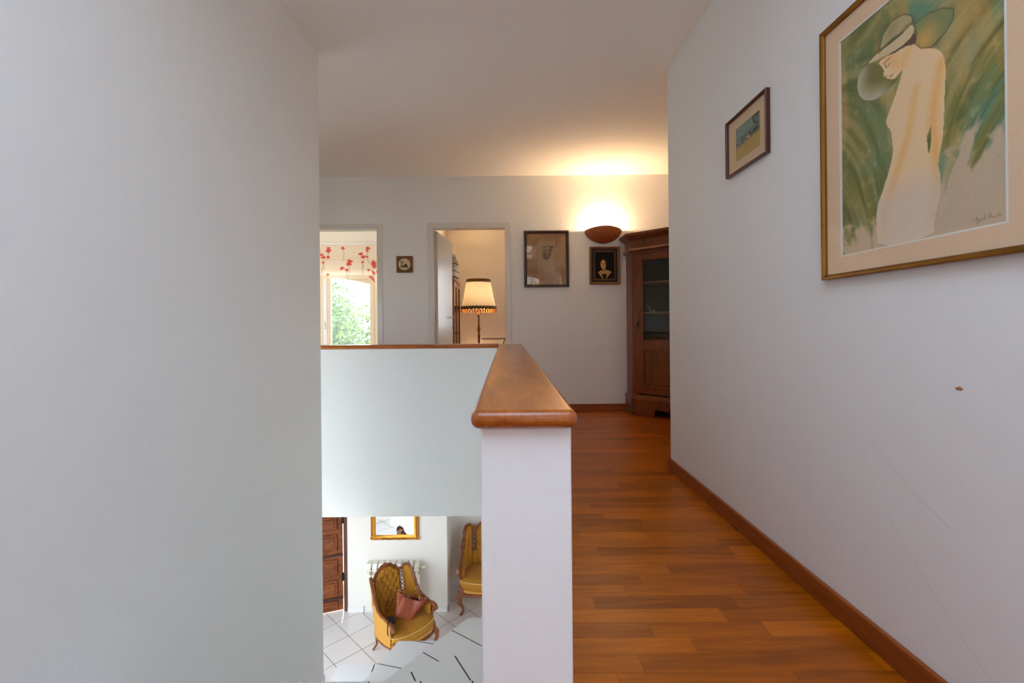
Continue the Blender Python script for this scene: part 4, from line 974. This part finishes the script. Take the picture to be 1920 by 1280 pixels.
def make_chair(label):
    ch = thing('carved_armchair', label, 'armchair', group=None)
    inner = MB()
    def bi(u, v):
        s = -.195 + .39 * u; zt = top(s) - .018; z = .42 + (zt - .42) * v; e = min(1, min(u, 1 - u) / .06, (1 - v) / .05)
        return shellp(s, z, .016 + (tuft(s, z) + .012) * max(0, e) ** .5)
    inner.grid(bi, 84, 96); bp = inner.build('tufted_back', M_velvet, ch, smooth='all')
    m = MB()
    for a, b in BUT:
        if abs(a) < .18 and b < top(a) - .05: m.ball(tuple(shellp(a, b, .026)), .006, 4)
    m.build('buttons', M_velvet, bp, smooth=True)
    for sg in (-1, 1):
        def wi(u, v):
            s = sg * (.262 + (SL - .262 - .015) * u); zt = top(s) - .016; z = .40 + (zt - .40) * v; e = min(1, min(u, 1 - u) / .08, (1 - v) / .10)
            return shellp(s, z, .016 + .030 * max(0, e) ** .5)
        MB().grid(wi, 40, 24).build('wing', M_velvet, ch, smooth='all')
        def gap_lo(u, v):
            s = sg * (.195 + .067 * u); return shellp(s, .40 + .20 * v, .026)
        MB().grid(gap_lo, 4, 6).build('inside_corner', M_velvet, ch, smooth='all')
        # slot with fretwork
        f = MB(); e1 = [tuple(shellp(sg * .197, .60 + (top(.197) - .61) * k / 10, .008)) for k in range(11)]; e2 = [tuple(shellp(sg * .260, .60 + (top(.26) - .61) * k / 10, .008)) for k in range(11)]
        f.tube(e1, .010, 6); f.tube(e2, .010, 6); f.tube([e1[0], e2[0]], .016, 6)
        f.build('slot_frame', M_carved, ch, smooth=True)
        f = MB()
        for k in range(5):
            a = [tuple(shellp(sg * (.200 + .056 * t / 6), .61 + .055 * (k + t / 6), .004)) for t in range(7)]; b = [tuple(shellp(sg * (.256 - .056 * t / 6), .61 + .055 * (k + t / 6), .004)) for t in range(7)]
            f.tube(a, .006, 5); f.tube(b, .006, 5)
        f.build('fretwork', M_carved, ch, smooth=True)
        # outside covering
        def out(u, v):
            s = sg * (.262 + (SL - .262) * u); z = .29 + (top(s) - .012 - .29) * v; x = shellp(s, z, -.006); return x
        MB().grid(out, 30, 14).build('outside_cover', M_gold, ch, smooth='all')
        # arm end: scroll and curved support
        a = plan(sg * SL); x0 = a[0]; y0 = a[1]
        MB().tube([(x0, y0 + .05, .600), (x0 + sg * .004, y0 - .02, .602), (x0 + sg * .01, y0 - .065, .585), (x0 + sg * .01, y0 - .085, .555), (x0 + sg * .005, y0 - .065, .535), (x0, y0 - .045, .545)], [.024, .027, .028, .025, .020, .012], 8).build('arm_scroll', M_carved, ch, smooth=True)
        MB().tube([(x0, y0 - .03, .57), (x0 + sg * .002, y0 - .015, .50), (x0 - sg * .01, y0 + .0, .45), (x0 - sg * .02, y0 - .02, .40), (x0 - sg * .02, y0 - .06, .35), (x0 - sg * .025, y0 - .075, .30)], [.024, .020, .018, .022, .028, .026], 8).build('arm_support', M_carved, ch, smooth=True)
        fl_ = [(x0 - sg * .03, y0 - .07, .31), (x0 + sg * .0, y0 - .10, .25), (x0 + sg * .0, y0 - .105, .18), (x0 - sg * .035, y0 - .085, .10), (x0 - sg * .04, y0 - .08, .05), (x0 - sg * .02, y0 - .10, .018), (x0 - sg * .01, y0 - .115, .014)]
        MB().tube(fl_, [.034, .036, .026, .016, .014, .018, .012], 8).build('leg', M_carved, ch, smooth=True)
        rl = [(sg * .25, .26, .30), (sg * .262, .275, .20), (sg * .258, .28, .10), (sg * .275, .315, .04), (sg * .285, .33, .012)]
        MB().tube(rl, [.026, .022, .015, .015, .016], 8).build('leg', M_carved, ch, smooth=True)
    def outb(u, v):
        s = -.195 + .39 * u; z = .29 + (top(s) - .012 - .29) * v; return shellp(s, z, -.006)
    MB().grid(outb, 24, 14).build('outside_back', M_gold, ch, smooth='all')
    for sg in (-1, 1):
        MB().grid(lambda u, v: shellp(sg * (.195 + .067 * u), .29 + .31 * v, -.006), 4, 6).build('outside_corner', M_gold, ch, smooth='all')
    # top rail with carving
    N = 150; pts = []; rr = []
    for k in range(N + 1):
        s = -SL + 2 * SL * k / N; p_ = shellp(s, top(s), .004); pts.append(tuple(p_))
        rr.append(.019 + .0035 * math.sin(s * 95) * (1 if abs(s) < .12 or .40 < abs(s) < .5 else .25) + (.010 * math.exp(-(s / .05) ** 2)) + .006 * math.exp(-((abs(s) - .44) / .03) ** 2))
    MB().tube(pts, rr, 8).build('carved_rail', M_carved, ch, smooth=True)
    m = MB()
    for k in range(-4, 5): m.ball(tuple(shellp(k * .022, top(k * .022) + .012 - abs(k) * .002, .014)), .014 - abs(k) * .001, 4)
    m.build('crest_carving', M_carved, ch, smooth=True)
    # seat: outline inside the shell, bowed front
    out_pts = [plan(-SL + .02 + (2 * SL - .04) * k / 36) for k in range(37)]
    out_pts = [(x * .93, y * .93 - .005) for x, y in out_pts]
    fr = [(.335 * math.cos(a), -.20 - .135 * math.sin(a)) for a in [math.pi * k / 16 for k in range(1, 16)]]
    ring = out_pts + fr
    cx, cy = 0, -.0
    m = MB(); levels = [(.325, .99), (.34, 1.02), (.40, 1.03), (.435, 1.0), (.452, .92), (.463, .75), (.470, .45), (.472, .1)]
    vs = [(cx + (x - cx) * k, cy + (y - cy) * k, z) for z, k in levels for x, y in ring]; n = len(ring)
    fs = [(i * n + j, i * n + (j + 1) % n, (i + 1) * n + (j + 1) % n, (i + 1) * n + j) for i in range(len(levels) - 1) for j in range(n)] + [tuple(range(n))[::-1], tuple(range((len(levels) - 1) * n, len(levels) * n))]
    sc = m.add(vs, fs).build('seat_cushion', M_velvet, ch, smooth='all')
    front_ = [ring[-1 - k] for k in range(len(fr))]
    edge = [(x * 1.035, y * 1.035, .437) for x, y in [out_pts[-1]] + fr + [out_pts[0]]]
    MB().tube(edge, .006, 6).build('piping', M_piping, sc, smooth=True)
    m = MB(); vs = [(x * k, y * k, z) for z, k in ((.285, 1.0), (.30, 1.035), (.325, 1.03), (.33, .95)) for x, y in ring]
    fs = [(i * n + j, i * n + (j + 1) % n, (i + 1) * n + (j + 1) % n, (i + 1) * n + j) for i in range(3) for j in range(n)] + [tuple(range(n))[::-1]]
    m.add(vs, fs).build('seat_border', M_gold, ch, smooth='all')
    rail = [(x * 1.05, y * 1.05, .277 + .010 * math.cos(i * .7)) for i, (x, y) in enumerate(ring)]
    MB().tube(rail, .020, 8, closed=True).build('seat_rail', M_carved, ch, smooth=True)
    return ch
ch1 = make_chair('gold velvet tufted armchair holding a brown handbag, in front of the radiator')
ch1.location = (-1.255, 5.53, ZL); ch1.rotation_euler = (0, 0, R(46)); ch1.scale = (.86, .86, .87)
ch2 = dup(ch1, (-.245, 6.44, ZL), R(-3), 'wider gold velvet tufted armchair in the recess, half hidden by the half wall')
ch2.scale = (1.22, .86, 1.0)
for o in (ch1, ch2): o['group'] = 'carved gold velvet armchairs'

# handbag on the seat of the first chair
hb = thing('leather_handbag', 'tan leather bucket handbag lying on the seat of the gold armchair', 'handbag', (0, 0, 0))
hb.matrix_world = Matrix.Translation((-1.25, 5.50, ZL + .425)) @ Matrix.Scale(.92, 4) @ Matrix.Rotation(R(12), 4, 'Z') @ Matrix.Rotation(R(24), 4, 'Y') @ Matrix.Rotation(R(-16), 4, 'X')
def bag(u, v, off=0):
    a = 2 * math.pi * u; w = .125 + .045 * v; d_ = .07 + .015 * v
    f = 1 + (.24 * math.cos(7 * a + .6)) * v ** 1.2
    c, s_ = math.cos(a), math.sin(a)
    return (w * f * math.copysign(abs(c) ** .6, c) + off * c, d_ * f * math.copysign(abs(s_) ** .7, s_), .25 * v + .02 * math.cos(2 * a) * v)
MB().grid(lambda u, v: bag(u, v), 96, 16).grid(lambda u, v: tuple(Vector(bag(u, v)) * .965 + Vector((0, 0, .008))), 96, 16, True).prism([bag(k / 48, 0)[:2] for k in range(48)], 0, .006).build('bag_body', M_leather, hb, smooth='all', fix=False)
MB().prism([tuple(.88 * c for c in bag(k / 48, .6)[:2]) for k in range(48)], .17, .175).build('bag_lining', M_black, hb)
MB().tube([(-.06, -.09, .22), (-.04, -.08, .29), (.02, -.05, .33), (.08, -.04, .30), (.11, -.06, .22)], .007, 6).build('handle', M_leather, hb, smooth=True)
MB().tube([(.05, .08, .23), (.10, .06, .30), (.17, .03, .30), (.20, .0, .24), (.20, -.03, .20)], .008, 6).build('strap', M_leather, hb, smooth=True)
MB().tube([(-.02, -.085, .24), (-.015, -.10, .18), (-.01, -.105, .12), (.004, -.10, .12), (.01, -.095, .18), (.0, -.085, .23)], .003, 5).build('tie_cord', M_leather, hb, smooth=True)
MB().ball((.10, -.05, .265), .010, 5).ball((.19, .0, .27), .010, 5).build('buckle', M_steel, hb, smooth=True)
# black pouch tucked by the near arm, with a strap over the arm
bp = thing('black_pouch', 'small black pouch on the armchair seat with strap over the near arm', 'pouch', (-1.37, 5.33, ZL + .415), R(46))
MB().ball((0, .02, .055), .075, 8, 1.0, .75, .8).build('pouch_body', M_black, bp, smooth=True)
MB().tube([(-.02, -.02, .09), (-.06, -.07, .15), (-.085, -.10, .165), (-.11, -.13, .14), (-.115, -.135, .05), (-.11, -.135, .02)], .006, 6).build('strap', M_black, bp, smooth=True)

# ------------------------------------------------------------------ garden trees beyond the windows
def tree(name, label, x, y, zb, h, r, nleaf, seed):
    rr = random.Random(seed); t = thing(name, label, 'tree', (x, y, zb))
    m = MB(); P = [(0, 0, 0), (.1, .05, h * .25), (.05, .1, h * .45), (.2, .0, h * .6)]; m.tube(P, [.16, .13, .11, .08], 8)
    m.build('trunk', M_bark, t, smooth=True)
    m = MB()
    for k in range(9):
        a = rr.uniform(0, 6.28); z0 = h * rr.uniform(.3, .6); L = r * rr.uniform(.6, 1.0)
        m.tube([(.1, .05, z0), (.1 + .45 * L * math.cos(a), .45 * L * math.sin(a), z0 + h * .12), (.1 + L * math.cos(a), L * math.sin(a), z0 + h * .2)], [.06, .04, .015], 6)
    m.build('branches', M_bark, t, smooth=True)
    vs = []; fs = []
    cl = [(rr.gauss(0, .45) * r, rr.gauss(0, .35) * r, h * (.62 + rr.gauss(0, .17))) for _ in range(46)]
    for k in range(nleaf):
        c = rr.choice(cl); p_ = Vector((c[0] + rr.gauss(0, .14) * r, c[1] + rr.gauss(0, .14) * r, c[2] + rr.gauss(0, .05) * h))
        a = Vector((rr.gauss(0, 1), rr.gauss(0, 1), rr.gauss(0, .6))).normalized(); b = a.cross(Vector((rr.gauss(0, 1), rr.gauss(0, 1), 1))).normalized(); s_ = rr.uniform(.05, .09)
        i = len(vs); vs += [tuple(p_ - a * s_), tuple(p_ + b * s_ * .45), tuple(p_ + a * s_), tuple(p_ - b * s_ * .45)]; fs.append((i, i + 1, i + 2, i + 3))
    o = MB().add(vs, fs).build('foliage', M_leaf, t, fix=False); o['kind'] = 'stuff'
tree('leafy_tree', 'sunlit leafy tree just outside the arched poppy window', -4.9, 12.6, ZL - .1, 6.4, 2.4, 15000, 1)
tree('leafy_tree', 'tree visible only as a reflection in the glass of the framed sketch', 1.6, -7.5, ZL - .1, 6.0, 2.0, 4000, 2)
